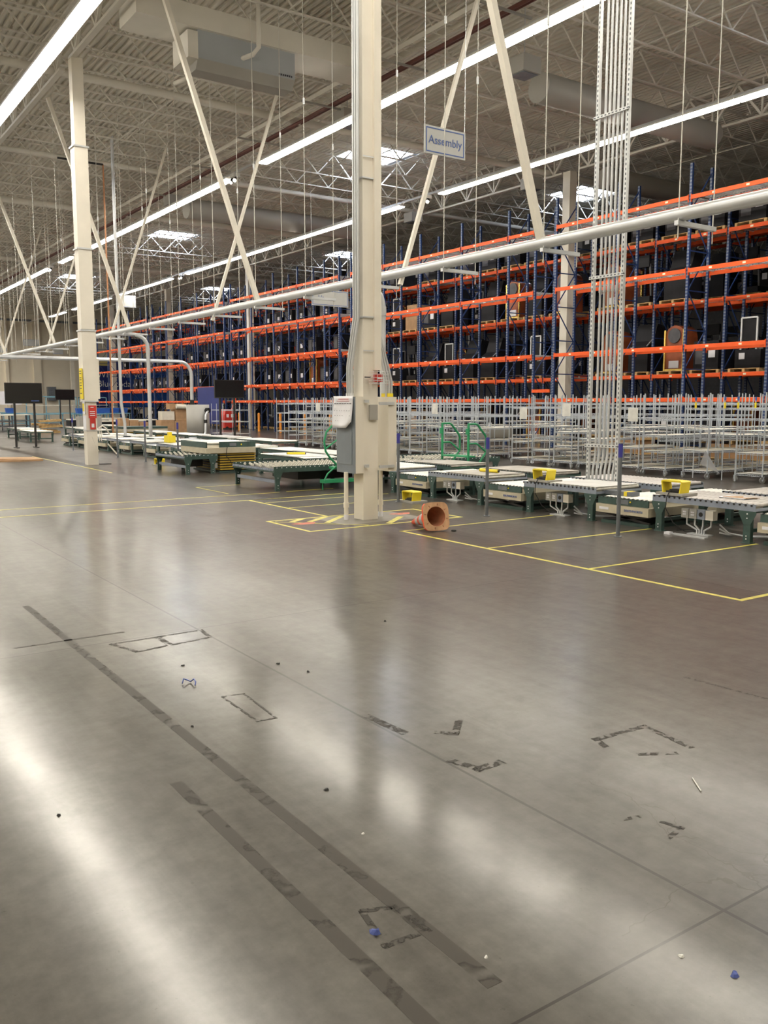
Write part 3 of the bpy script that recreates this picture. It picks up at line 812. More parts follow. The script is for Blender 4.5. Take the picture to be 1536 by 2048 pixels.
resid([(2.70, 2.02), (2.72, 1.95), (2.62, 1.93)], .022, 'small residue corner on the right foreground')
resid([(4.3, 3.1), (4.35, 2.5)], .02, 'thin scrape line far right on the floor')
resid([(1.20, 6.0), (1.9, 6.0)], .03, 'short faint bar across the long strip', mt=RESID2)
# debris
def crumb(x, y, s, mt, label, cat='scrap'):
    b = MB(); n = 7; random.seed(int(x * 977 + y * 131))
    r = [s * random.uniform(.5, 1.2) for _ in range(n)]
    lo = [(r[i] * cos(2 * pi * i / n), r[i] * sin(2 * pi * i / n), 0.0005) for i in range(n)]
    hi = [(q[0] * .6 + s * .1, q[1] * .6, s * random.uniform(.3, .9)) for q in lo]
    b.add(lo + hi, [tuple(range(n))[::-1], tuple(range(n, 2 * n))] + [(i, (i + 1) % n, n + (i + 1) % n, n + i) for i in range(n)], mt)
    tag(b.obj('floor_scrap', None, (x, y, 0)), label, cat)
BLUES = mat('blue_scrap', (0.06, 0.09, 0.30), .6)
WHITES = mat('white_scrap', (.7, .7, .66), .6)
for x, y, s, m_, l in ((1.39, 2.06, .022, BLUES, 'crumpled blue scrap beside the dark residue square'), (2.11, 1.32, .014, BLUES, 'small blue scrap near the right front corner'),
                       (2.06, 1.46, .009, WHITES, 'tiny white chip near the right front corner'), (1.59, 1.78, .008, WHITES, 'tiny white chip below the dark residue square'),
                       (2.52, 4.45, .012, DEBRIS, 'small dark crumb on the long floor joint'), (.8, 3.4, .01, DEBRIS, 'dark crumb in the left light reflection'),
                       (1.78, 3.0, .012, DEBRIS, 'dark crumb right of the long strip'), (2.45, 4.7, .013, DEBRIS, 'dark sliver lying by the long floor joint'),
                       (1.0, 1.25, .012, DEBRIS, 'brown crumb at the bottom left of the floor'), (3.6, 2.1, .008, WHITES, 'white fleck in the right light reflection'),
                       (1.6, 4.0, .009, DEBRIS, 'dark crumb left of the faint rectangle'), (1.95, 5.0, .011, DEBRIS, 'dark crumb below the narrow residue outline'),
                       (3.6, 5.2, .012, DEBRIS, 'dark crumb in the centre of the floor'), (1.7, 2.6, .007, WHITES, 'white fleck near the end of the long strip')):
    crumb(x, y, s, m_, l)
tag(MB().tube([(1.84 + .035 * cos(a), 4.63 + .05 * sin(a), .006 + .01 * (i % 3)) for i, a in enumerate([-1, -.4, .2, .8, 1.4, 2.0, 2.5])], .004, BLUES, 6).obj('tie_wrap'), 'curled dark blue strap on the floor', 'strap')
tag(MB().lathe([(0, 0), (.03, 0), (.032, .012), (.025, .018), (0, .018)], RUBBER, 16, (6.94, 8.50, 0)).obj('rubber_puck'), 'small black rubber puck in front of the fallen cone', 'puck')
tag(MB().tube([(3.05, 2.1, .004), (3.13, 2.2, .004)], .003, WHITES, 5).obj('thin_straw'), 'thin white sliver in the right light reflection', 'sliver')

# ------------------------------------------------------------------ traffic cone lying on its side, base towards the viewer
t = thing('traffic_cone', 'orange traffic cone with silver bands lying on its side by the near column', 'traffic cone', (6.76, 8.64, 0.0))
H = .68; hb = .185
def cone_prof(z): return .135 - (.135 - .028) * z / H
segs = [(0, .22, CONE_O), (.22, .34, REFL), (.34, .42, CONE_O), (.42, .53, REFL), (.53, H, CONE_O)]
holder = bpy.data.objects.new('body', None)
# local cone axis is +Y after rotation; tip drops to the floor
tilt = math.asin((hb - .03) / H)
Rm = Matrix.Translation((0, 0, hb)) @ Matrix.Rotation(radians(-11.5), 4, 'Z') @ Matrix.Rotation(-(pi / 2) - tilt * 1.0, 4, 'X')
def xf(mb):
    mb.v = [tuple(Rm @ Vector(p)) for p in mb.v]; return mb
bd = MB()
for a, b_, mt in segs:
    bd.lathe([(cone_prof(a), a), (cone_prof(b_), b_)], mt, 28)
bd.lathe([(.028, H), (.02, H + .005), (.0, H + .005)], CONE_O, 28)
inn = MB().lathe([(.124, -.012), (.022, H - .02), (0, H - .02)], CONE_IN, 28)
body = xf(bd).obj('cone_body', t); xf(inn).obj('inner_wall', body)
base = MB(); n = 32; s = .18
def sq(a, r):
    c, q = cos(a), sin(a); k = (abs(c) ** 5 + abs(q) ** 5) ** (-1 / 5)
    return (r * k * c, r * k * q)
out = [sq(2 * pi * i / n + pi / n, s) for i in range(n)]; inc = [(.126 * cos(2 * pi * i / n + pi / n), .126 * sin(2 * pi * i / n + pi / n)) for i in range(n)]
vs = [(*p_, -.015) for p_ in out] + [(*p_, -.015) for p_ in inc] + [(*p_, .02) for p_ in out] + [(*p_, .02) for p_ in inc]
fs_b = [(i, n + i, n + (i + 1) % n, (i + 1) % n) for i in range(n)]
fs_o = [(2 * n + i, 2 * n + (i + 1) % n, 3 * n + (i + 1) % n, 3 * n + i) for i in range(n)] + [(i, (i + 1) % n, 2 * n + (i + 1) % n, 2 * n + i) for i in range(n)]
base.add(vs, fs_b, CONE_I); base.add(vs, fs_o, CONE_O)
for i in range(8):
    a = pi / 4 * i + .2
    base.bar((.14 * cos(a), .14 * sin(a), -.018), (.165 * cos(a), .165 * sin(a), -.018), .008, .008, CONE_IN)
xf(base).obj('base', t)

# ------------------------------------------------------------------ marker posts with blue tape
for x, y, w in ((8.28, 7.01, 'in front of the lift table, nearest the viewer'), (8.28, 9.4, 'right of the fallen cone'), (8.28, 11.58, 'just right of the near column'),
                (8.31, 30.78, 'left of the left column'), (8.31, 26.01, 'just right of the left column'), (8.31, 21.2, 'behind the far green table'), (8.31, 23.6, 'beside the yellow floor pedal'), (8.31, 28.4, 'between the left column conveyors')):
    t = thing('marker_post', 'steel floor post with blue tape top, ' + w, 'post', (x, y, 0), 0, 'floor posts along the conveyors')
    MB().tube([(0, 0, 0), (0, 0, 1.13)], .024, POST, 12).obj('post', t)
    MB().tube([(0, 0, .96), (0, 0, 1.12)], .0265, BLUETAPE, 12).obj('tape_sleeve', t)
    MB().tube([(0, 0, 0), (0, 0, .008)], .05, POST, 12).obj('foot_ring', t)

# ------------------------------------------------------------------ conveyors
CW = 0.93
def roller_mesh(w, mt): return MB().tube([(0.02, 0, 0), (w - .02, 0, 0)], .024, mt, 8).mesh('roller')
RM = {0: roller_mesh(CW, ROLLER), 1: roller_mesh(CW, ROLLER_G)}
def leg_mesh():
    b = MB()
    b.box((-.03, -.045, 0), (.03, .045, .36), GREEN_D)
    b.prism([(-.045, .22), (.045, .22), (.11, .345), (.11, .375), (-.11, .375), (-.11, .345)], 0, -.035, -.028, GREEN_D)
    b.box((-.045, -.06, 0), (.05, .06, .008), GREEN_D)
    for z in (.05, .085, .29, .34): b.ball((-.037, 0, z), .009, PAPER, 6, 4)
    return b.mesh('leg')
LEGM = leg_mesh()
def rail_mb(y0, y1, x, mt, out):
    b = MB().box((x - .004, y0, .375), (x + .004, y1, .452), mt)
    b.box((x - .004, y0, .448), (x + .03 * -out, y1, .452), mt) if out < 0 else b.box((x - .03, y0, .448), (x + .004, y1, .452), mt)
    y = y0 + .05
    while y < y1:
        b.tube([(x + out * -.006, y, .44), (x + out * .012, y, .44)], .013, BLACK, 6)
        y += .075
    return b
def bench(x0, y0, y1, label, rail=GREYRAIL, roll=0, group='roller benches', w=CW, plate=None):
    t = thing('roller_bench', label, 'roller conveyor', (x0, y0, 0), 0, group)
    L = y1 - y0
    rail_mb(0, L, 0, rail, -1).obj('side_rail', t); rail_mb(0, L, w, rail, 1).obj('side_rail', t)
    n = int((L - .02) / .075)
    for k in range(n):
        link('roller', RM[roll], t, (0, .045 + k * .075, .438))
    for yy in (.1, L - .1):
        for xx, rz in ((.03, 0), (w - .03, pi)):
            link('leg', LEGM, t, (xx, yy, 0), (0, 0, rz))
        MB().box((.06, yy - .02, .12), (w - .06, yy + .02, .16), GREEN_D).obj('cross_brace', t)
    MB().box((.004, .0, .375), (w - .004, .004, .41), rail).obj('end_rail', t)
    if plate:
        MB().box((.03, plate[0], .464), (w - .03, plate[1], .472), plate[2]).obj('cover_board', t)
    return t
WHITEB = mat('white_cover_board', (.74, .74, .72), .4, 0, .1, 3)
GREYB = mat('grey_cover_board', (.42, .40, .36), .5, 0, .2, 4)
def lift(x0, y0, y1, label, name_text=True, z=0.0, w=CW):
    t = thing('lift_table', label, 'lift table', (x0, y0, z), 0, 'low scissor lift tables')
    L = y1 - y0
    for x in (0, w):
        b = MB().box((x - .012, .02, .27), (x + .012, L - .02, .36), GREEN_D)
        for k in range(int(L / .07)): b.box((x - .014, .05 + k * .07, .352), (x + .014, .07 + k * .07, .366), BLACK)
        if x == 0:
            b.ball((-.014, L * .35, .32), .012, YELLOW, 8, 4)
            b.cbox((-.014, L * .5, .315), (.006, .2, .06), POST)
        b.obj('side_rail', t)
    for k in range(int((L - .05) / .075)):
        link('roller', RM[0], t, (0, .06 + k * .075, .35))
    MB().box((-.03, .0, .15), (w + .03, L, .262), BEIGE).obj('skirt', t)
    if name_text:
        text('lettering', 'SOUTHWORTH', .042, SIGNB, t, (-.0325, .24, .205), (pi / 2, 0, -pi / 2))
        MB().box((-.034, L - .22, .19), (-.03, L - .06, .225), PAPER).obj('decal', t)
    b = MB()
    for xx in (.08, w - .08):
        b.bar((xx, .05, .05), (xx, L - .05, .14), .03, .03, BLACK); b.bar((xx, .05, .14), (xx, L - .05, .05), .03, .03, BLACK); b.bar((.08, L / 2, .095), (w - .08, L / 2, .095), .03, .03, BLACK)
    b.obj('scissor_arms', t)
    MB().box((.04, .04, .0), (w - .04, L - .04, .045), GREEN_D).obj('base_frame', t)
    return t
L1, L2 = 9.10, 10.25
for L_, rows in ((L1, [(3.3, 4.75, 'bench'), (4.8, 5.68, 'lift'), (5.73, 7.16, 'bench'), (7.20, 8.07, 'lift'), (8.10, 9.50, 'bench'), (9.53, 10.38, 'lift'), (10.41, 11.84, 'bench'), (11.87, 12.76, 'lift'), (12.80, 14.2, 'bench')]),
                 (L2, [(3.3, 4.8, 'bench'), (4.85, 6.95, 'bench'), (7.0, 7.86, 'lift'), (7.90, 9.68, 'bench'), (9.72, 10.26, 'lift'), (10.30, 11.94, 'bench'), (11.98, 12.62, 'lift'), (12.66, 14.2, 'bench')])):
    line = 'front' if L_ == L1 else 'rear'
    lm = {3.3: 'beyond the right edge', 4.8: 'at the right edge', 4.85: 'at the right edge', 5.73: 'carrying a yellow pedal and papers', 7.20: 'behind the nearest floor post', 7.0: 'behind the nearest floor post',
          8.10: 'with a yellow foot pedal at its left end', 7.90: 'right behind the conduit frame', 9.53: 'with a green frame left of the pedal bench', 9.72: 'between two rear benches', 10.41: 'beside the fallen cone post, yellow bar on top',
          10.30: 'covered with a brown board', 11.87: 'just right of the near column', 11.98: 'behind the near column', 12.80: 'hidden behind the near column', 12.66: 'near the green handrails'}
    for y0, y1, kd in rows:
        lab = ('low lift table' if kd == 'lift' else 'roller bench') + ' in the %s line, ' % line + lm[y0]
        if kd == 'bench':
            pl = None
            if L_ == L1 and y0 == 8.10: pl = (.0 + .02, .9, WHITEB)
            if L_ == L1 and y0 == 10.41: pl = (.02, 1.0, GREYB)
            if L_ == L2 and y0 == 10.30: pl = (.02, 1.5, GREYB)
            if L_ == L2 and y0 == 12.66: pl = (.02, 1.2, GREYB)
            bench(L_, y0, y1, lab, GREYRAIL if L_ == L1 or y0 < 10.2 else GREEN_D, 1 if y0 < 6 or L_ == L2 else 0, 'roller benches in the %s line' % line, plate=pl)
        else:
            lift(L_, y0, y1, lab, L_ == L1)
# foot pedals
def pedal(x, y, z, label, block=True, rz=0):
    t = thing('foot_pedal', label, 'foot pedal', (x, y, z), rz, 'yellow foot pedals')
    if block: MB().box((-.02, -.2, 0), (.28, .2, .03), DUCT).obj('block', t)
    z0 = .03 if block else 0.0
    b = MB()
    b.prism([(-.13, z0), (-.155, z0 + .14), (-.13, z0 + .155), (.13, z0 + .155), (.155, z0 + .14), (.13, z0), (.115, z0), (.138, z0 + .135), (-.138, z0 + .135), (-.115, z0)], 0, .02, .2, YELLOW)
    b.obj('guard', t)
    MB().box((.03, -.1, z0 + .02), (.19, .03, z0 + .045), BLACK).obj('treadle', t)
    MB().box((.05, -.105, z0), (.15, .1, z0 + .02), BLACK).obj('base', t)
    return t
pd1 = pedal(9.12, 6.92, .462, 'yellow foot pedal guard on the near roller bench')
pd2 = pedal(9.12, 9.22, .462, 'yellow foot pedal guard left of the conduit frame')
pd3 = pedal(8.35, 11.45, 0, 'yellow foot pedal guard on the floor behind the fallen cone')
pd4 = pedal(8.0, 22.0, 0, 'yellow foot pedal guard on the floor near the left column')
for pdl, (x, y, z) in ((pd1, (9.12, 6.92, .46)), (pd2, (9.12, 9.22, .46))):
    tag(MB().tube([(x + .04, y, z + .06), (x - .01, y, z + .05), (x - .06, y + .0, z - .02), (x - .05, y + .02, .3), (x + .02, y - .05, .12), (x + .05, y - .2, .03), (x + .3, y - .3, .02), (x + .3, y - .1, .02), (x + .1, y - .05, .02)], .006, RUBBER, 6).obj('pedal_cord'), 'black cord hanging from the yellow pedal ' + ('on the near bench' if pdl is pd1 else 'left of the conduit frame'), 'cord')
# outlet clusters
def outlets(x, y, label):
    t = thing('outlet_cluster', label, 'outlet boxes', (x, y, 0), 0, 'outlet boxes under the benches')
    for k, mt in enumerate((CREAM, GREYRAIL, DUCT, DUCT)):
        bx = MB().box((0, -.06 + k * .115, .2), (.09, .045 + k * .115, .315), mt).obj('outlet_box', t)
        if k == 1: MB().tube([(-.004, -.005 + k * .115, .26), (.002, -.005 + k * .115, .26)], .028, BLACK, 14).obj('socket', bx)
        elif k > 1:
            MB().box((-.006, -.03 + k * .115, .235), (.001, .02 + k * .115, .255), PAPER).obj('socket', bx); MB().box((-.006, -.03 + k * .115, .265), (.001, .02 + k * .115, .285), PAPER).obj('socket', bx)
    for k in range(4):
        yy = -.01 + k * .115
        MB().tube([(.045, yy, .2), (.045, yy, .12), (.06, .14 + (yy - .14) * .3, .06), (.06, .14 + (yy - .14) * .3, .0)], .012, GALV, 7).obj('conduit', t)
    for k in range(3):
        MB().tube([(.05, -.12, .16 - .05 * k), (.12, -.2, .06 - .01 * k), (.2 + .06 * k, -.4, .03), (.4 + .08 * k, -.62, .03)], .011, GALV, 6).obj('floor_conduit', t)
    MB().box((.0, .0, 0), (.12, .3, .012), GALV).obj('floor_plate', t)
    return t
outlets(9.16, 6.38, 'row of four outlet boxes under the near roller bench')
outlets(9.16, 8.72, 'row of four outlet boxes under the bench left of the conduit frame')
outlets(9.16, 11.12, 'row of four outlet boxes under the bench behind the fallen cone')
tag(MB().box((8.98, 6.3, .0), (9.06, 6.78, .012), GALV).obj('metal_strip'), 'flat metal strip on the floor below the near bench', 'metal strip')
tag(MB().box((8.93, 6.76, .0), (9.0, 6.84, .03), PAPER).obj('small_box'), 'small pale blue block on the floor at the bench leg', 'block')
t = thing('paper_sheets', 'cream papers and a black folder lying on the near roller bench', 'papers', (9.45, 6.1, .463))
MB().box((0, 0, 0), (.22, .36, .004), PAPER).obj('folder', t); MB().prism([(.04, .01), (.22, -.06), (.12, .1), (.25, .18), (.03, .32)], 2, .004, .009, CARD).obj('torn_sheet', t)
MB().box((-.01, -.03, .0), (.23, .0, .006), BLACK).obj('dark_edge', t)
t = thing('control_box', 'dark control pendant with a yellow band on the low lift table', 'control box', (9.25, 7.62, .375))
MB().box((0, 0, 0), (.16, .46, .055), POST).obj('case', t); MB().box((-.004, .08, -.001), (.164, .13, .058), YELLOW).obj('band', t)
def ybar(x, y, z, label, rz=0):
    t = thing('yellow_stop', label, 'stop bar', (x, y, z), rz)
    MB().tube([(0, -.2, .03), (0, .2, .03)], .028, YELLOW, 10).obj('bar', t)
    for s in (-1, 1): MB().tube([(0, .2 * s, .03), (0, .215 * s, .03)], .02, BLACK, 10).obj('end_cap', t)
ybar(9.6, 10.85, .474, 'yellow round bar lying on the board beyond the cone', .1)
ybar(9.5, 17.2, .464, 'yellow carry handle lying on the rollers left of the near column', .9)
ybar(9.6, 25.0, .464, 'yellow bar on the far rollers beside the yellow block', .1)

# ball and skate wheel tables on the left
def wheel_table(x0, y0, w, L, label, group='green wheel tables', legs=True, z=0.44, wheels=True):
    t = thing('wheel_table', label, 'conveyor table', (x0, y0, 0), 0, group)
    for a, b_ in (((0, -.0), (w, .012)), ((0, L - .012), (w, L))):
        m_ = MB().box((a[0], a[1], z - .1), (b_[0], b_[1], z + .01), GREEN_D)
        for k in range(int(w / .1)): m_.box((.05 + k * .1, a[1] - .003, z - .02), (.07 + k * .1, a[1] + .0, z - .005), PAPER)
        m_.obj('side_rail', t)
    m_ = MB().box((0, .012, z - .1), (.012, L - .012, z - .06), GREEN_D)
    for k in range(int(L / .06)):
        m_.tube([(-.01, .05 + k * .06, z - .07), (.0, .05 + k * .06, z - .03)], .014, GREYRAIL, 6)
    m_.obj('end_roller', t)
    MB().box((.02, .012, z - .09), (w, L - .012, z - .07), BLACK).obj('bed', t)
    if wheels:
        b = MB(); nx = int((w - .1) / .11); ny = int((L - .05) / .17)
        for i in range(nx):
            for j in range(ny):
                b.tube([(.12 + i * .11 + (.05 if j % 2 else 0), .1 + j * .17 - .012, z - .018), (.12 + i * .11 + (.05 if j % 2 else 0), .1 + j * .17 + .012, z - .018)], .025, SHELFW, 8)
        tag(b.obj('skate_wheels', t), None, None, kind='stuff')
    if legs:
        for xx in (.08, w - .12):
            for yy in (.03, L - .03):
                m_ = MB().box((xx - .045, yy - .02, 0), (xx + .045, yy + .02, z - .1), GREEN_D)
                m_.prism([(xx - .045, .2), (xx + .045, .2), (xx + .1, z - .1), (xx - .1, z - .1)], 1, yy - .026, yy - .02, GREEN_D)
                for zz in (.05, .1, .24): m_.ball((xx, yy - .028, zz), .008, PAPER, 6, 4)
                m_.obj('leg', t)
        MB().box((.06, .05, .14), (.1, L - .05, .2), GREYRAIL).obj('cross_brace', t)
        MB().box((w / 3, .4, .15), (w - .2, L - .3, z - .12), BLACK).obj('underframe', t)
    return t
t = wheel_table(7.42, 14.28, 2.15, 1.75, 'green ball table with white wheels left of the near column')
wheel_table(9.62, 14.32, 1.6, 1.7, 'green wheel table continuing behind the electrical panels')
wheel_table(11.3, 14.4, 1.75, 1.7, 'green wheel table ending below the green handrails')
wheel_table(7.50, 18.75, .8, 1.85, 'green wheel table left of the raised yellow scissor lift')
bench(L1, 16.2, 18.3, 'green edged roller run left of the near column, white board on it', GREEN_D, 0, 'green edged roller runs', plate=(.2, 1.4, WHITEB))
bench(L2, 16.2, 20.6, 'green edged rear roller run with a long white cover board', GREEN_D, 0, 'green edged roller runs', plate=(.2, 2.6, WHITEB))
# raised scissor lift
t = thing('scissor_lift', 'raised scissor lift with black and yellow bellows and a green roller top', 'lift table', (8.36, 18.8, 0))
b = MB()
for k in range(7):
    z = .04 + k * .058
    b.box((.05, .05, z), (.92, 1.5, z + .028), BLACK); b.box((.03, .03, z + .028), (.94, 1.52, z + .058), mat('bellows_yellow', (.45, .30, .03), .5))
b.obj('bellows', t)
MB().box((0, 0, 0), (.95, 1.55, .04), GREEN_D).obj('base_frame', t)
MB().box((-.33, -.02, .46), (.92, 1.5, .58), BEIGE).obj('skirt', t)
b = MB().box((-.33, -.02, .59), (-.3, 1.5, .72), GREEN_D)
b.box((.0, -.02, .59), (.92, .0, .72), GREEN_D); b.box((.9, 0, .59), (.92, 1.5, .72), GREEN_D); b.box((-.3, 1.48, .59), (.9, 1.5, .72), GREEN_D)
b.obj('top_rail', t)
for k in range(10): MB().tube([(-.28, .06 + k * .15, .69), (.88, .06 + k * .15, .69)], .024, ROLLER, 8).obj('roller', t)
b = MB().box((.25, -.03, .62), (.42, -.02, .69), POST); b.ball((.55, -.025, .65), .018, YELLOW); b.obj('switch', t)
tag(MB().tube([(8.55, 18.77, .6), (8.5, 18.74, .4), (8.62, 18.72, .25), (8.7, 18.7, .03), (8.1, 18.6, .02)], .008, RUBBER, 6).obj('power_cord'), 'black cord hanging down the raised scissor lift', 'cord')
t = thing('outlet_cluster', 'two stacked outlet boxes between the green table and the scissor lift', 'outlet boxes', (8.22, 18.82, 0))
for z in (.12, .28): MB().box((0, 0, z), (.1, .1, z + .12), DUCT).obj('outlet_box', t)
MB().tube([(.05, .05, 0), (.05, .05, .4)], .012, GALV, 6).obj('conduit', t)

# green crossover steps
def stand(x, y, label, wid=.84, dirx=1):
    t = thing('crossover_steps', label, 'steps', (x, y, 0), 0, 'green crossover steps')
    for yy in (0, wid):
        r = MB().tube([(0, yy, 0), (0, yy, 1.2)], .026, GREEN_L, 10)
        r.tube([(0, yy, 1.19), (.18, yy, 1.19), (.24, yy, 1.17), (.44, yy, .96), (.47, yy, .9), (.47, yy, .62), (.2, yy, .3), (.3, yy, 0)], .022, GREEN_L, 10)
        r.tube([(0, yy, .80), (.2, yy, .80), (.26, yy, .77), (.46, yy, .62)], .018, GREEN_L, 8)
        r.box((-.05, yy - .03, .98), (-.0, yy + .03, 1.1), GREEN_L)
        r.obj('handrail', t)
    for xx, z in ((-.02, .52), (.22, .26)):
        MB().box((xx, 0.03, z), (xx + .24, wid - .03, z + .03), GREEN_L).obj('step', t)
    return t
stand(11.38, 13.5, 'green crossover steps with two looped handrails behind the rear conveyor line')
t = thing('crossover_steps', 'green crossover step with curved handrail behind the grey electrical panel', 'steps', (8.28, 13.98, 0), 0, 'green crossover steps')
for yy in (0, .2):
    pass
MB().tube([(.05, .1, 0), (.05, .1, .16)], .015, GREEN_L, 8).obj('leg', t)
MB().tube([(.55, .1, 0), (.55, .1, .16)], .015, GREEN_L, 8).obj('leg', t)
MB().box((0, -.05, .13), (.7, .12, .19), GREEN_L).obj('step', t)
MB().box((.25, .02, .38), (.8, .2, .42), GREEN_L).obj('step', t)
MB().tube([(.02, .0, .17), (.1, .0, .3), (.28, .0, .43), (.6, .0, .42)], .016, GREEN_L, 8).obj('stringer', t)
MB().tube([(.3, .0, .46), (.15, 0, .6), (.06, 0, .72), (.03, 0, .9), (.08, 0, 1.08), (.22, 0, 1.2), (.4, 0, 1.24)], .02, GREEN_L, 10).obj('handrail', t)
MB().tube([(.05, .0, .76), (.3, .0, .92)], .016, GREEN_L, 8).obj('brace', t)

# far conveyors beyond the raised lift
k = 0
for L_, nm in ((9.10, 'front'), (10.25, 'rear')):
    y = 21.2
    while y < 35:
        bench(L_, y, y + 1.35, 'far roller bench in the %s line, %s beyond the raised scissor lift' % (nm, ORD[k % 6]), GREYRAIL if L_ < 10 else GREEN_D, 0, 'far roller benches in the %s line' % nm, plate=(.1, 1.25, WHITEB) if (k % 2 == 0) else None)
        lift(L_, y + 1.4, y + 2.3, 'far low lift table in the %s line, %s beyond the raised scissor lift' % (nm, ORD[k % 6]), False)
        k += 1; y += 2.35
for k, (x, y) in enumerate(((12.4, 24.0), (12.4, 27.2), (12.4, 30.6), (12.4, 34.0), (14.2, 45.9), (11.2, 38.6), (8.6, 38.2), (14.2, 40.6), (11.6, 41.8), (9.0, 42.0))):
    bench(x, y, y + 2.6, 'far green roller run in the third line, %s towards the far wall' % ORD[k], GREEN_D, 0, 'far green roller runs', plate=(.1, 2.2, WHITEB) if k % 2 else None)
t = thing('scissor_lift', 'distant scissor lift with yellow bellows in front of the grey drum', 'lift table', (12.0, 36.85, 0))
b = MB()
for k in range(5):
    z = .04 + k * .07
    b.box((.05, .05, z), (1.9, 1.2, z + .035), BLACK); b.box((.03, .03, z + .035), (1.92, 1.22, z + .07), MATS['bellows_yellow'])
b.obj('bellows', t); MB().box((0, 0, .4), (2, 1.3, .52), BEIGE).obj('skirt', t); MB().box((0, 0, .53), (2, 1.3, .62), GREEN_D).obj('top_frame', t)
t = thing('yellow_block', 'yellow safety block with knob on the far conveyor', 'safety block', (9.3, 24.6, .475))
MB().box((0, -.2, 0), (.2, .2, .2), YELLOW).obj('body', t); MB().box((.05, -.06, .2), (.15, .06, .3), YELLOW).obj('knob', t)
for x, y, w in ((9.16, 25.9, 'below the yellow block'), (9.16, 23.7, 'left of the floor pedal'), (9.16, 28.4, 'behind the left column')):
    outlets(x, y, 'far outlet boxes under the conveyor ' + w)

# ------------------------------------------------------------------ hanging screens
def tv(x, y, w, z0, z1, zl, label, rz=0, legs=(.25, .8)):
    t = thing('screen_stand', label, 'screen', (x, y, 0), rz)
    MB().box((0, 0, z0), (w, .06, z1), BLACK).obj('cabinet', t)
    MB().box((.02, -.004, z0 + .03), (w - .02, 0.0, z1 - .02), SCREEN).obj('display', t)
    for f in legs:
        MB().box((w * f - .035, .065, zl), (w * f + .035, .12, z0 + .3), BLACK).obj('leg', t)
    for f in legs:
        MB().box((w * f - .05, -.2, zl), (w * f + .05, .35, zl + .03), BLACK).obj('foot', t)
    return t
t = tv(6.77, 33.6, 1.28, 1.60, 2.34, 0.0, 'large black screen on two tall legs at the left edge', legs=(.25, .78))
MB().box((.88, -.008, 1.68), (1.16, -.004, 1.71), SIGNB).obj('light_strip', t)
tv(13.66, 31, 1.22, 1.80, 2.49, 0.0, 'black screen on two legs above the raised scissor lift', legs=(.2, .68))
tv(15.19, 60, 1.24, 1.83, 2.52, 0.0, 'small distant black screen left of the left column', legs=(.25, .75))

# ------------------------------------------------------------------ hanging signs
def sign(x, y, w, z0, z1, txt, label, cat='hanging sign', size=.2, wires=True):
    t = thing('hanging_sign', label, cat, (x, y, z0))
    h = z1 - z0
    MB().box((0, 0, 0), (w, .02, h), SIGNF).obj('board', t)
    b = MB(); e = .03; q = .018
    for a, c in (((e, e), (w - e, e + q)), ((e, h - e - q), (w - e, h - e)), ((e, e + q), (e + q, h - e - q)), ((w - e - q, e + q), (w - e, h - e - q))):
        b.box((a[0], -.004, a[1]), (c[0], -.001, c[1]), SIGNB)
    b.obj('border_line', t)
    if txt: text('lettering', txt, size, SIGNB, t, (w / 2, -.004, h / 2), (pi / 2, 0, 0))
    if wires:
        for xx in (.01, w - .01):
            MB().tube([(xx, .01, h), (xx, .01, ZT - .005 - z0)], .006, GALV, 5).obj('wire', t)
    return t
sign(9.10, 12, 0.87, 5.71, 6.16, 'Assembly', 'hanging Assembly sign with blue border right of the near column', size=.185)
sign(15.6, 27, 1.5, 5.0, 5.55, 'Ha            ', 'hanging sign half hidden behind the near column', size=.22)
sign(19.6, 60, 1.2, 8.1, 8.9, 'Receiving', 'small distant hanging sign beyond the far lamp row', size=.2) if False else sign(19.6, 60, 1.2, 8.1, 8.9, '', 'small distant hanging sign beyond the far lamp row')
sign(19.6, 88, 1.4, 7.0, 7.6, '', 'small grey blue sign in front of the far wall, middle one')
sign(22.2, 88, 1.0, 6.3, 6.9, '', 'small grey blue sign in front of the far wall, beside the left column')
sign(17.1, 88, 1.0, 6.3, 6.9, '', 'small grey blue sign in front of the far wall at the left edge')
# the mural
t = thing('wall_banner', 'navy blue banner with white lettering on the far wall', 'banner', (27.6, 94.9, 0))
MB().box((0, 0, 1.2), (8.8, .06, 6.3), MURAL).obj('panel', t)
b = MB().prism([(2.2, 1.25), (8.75, 1.25), (8.75, 6.25), (3.0, 6.25), (4.6, 3.3)], 1, -.01, -.004, MURAL2)
b.obj('light_blue_shape', t)
MB().box((1.0, -.02, 5.6), (2.4, -.001, 6.25), MURAL3).obj('yellow_patch', t)
text('lettering', 'What will you\nBlue today?', .95, LETTER, t, (.8, -.02, 4.15), (pi / 2, 0, 0), align='LEFT')
tag(MB().box((23.2, 94.3, 1.9), (24.0, 94.95, 3.3), POST).obj('wall_heater'), 'dark box mounted on the far wall beside the left column', 'wall unit')

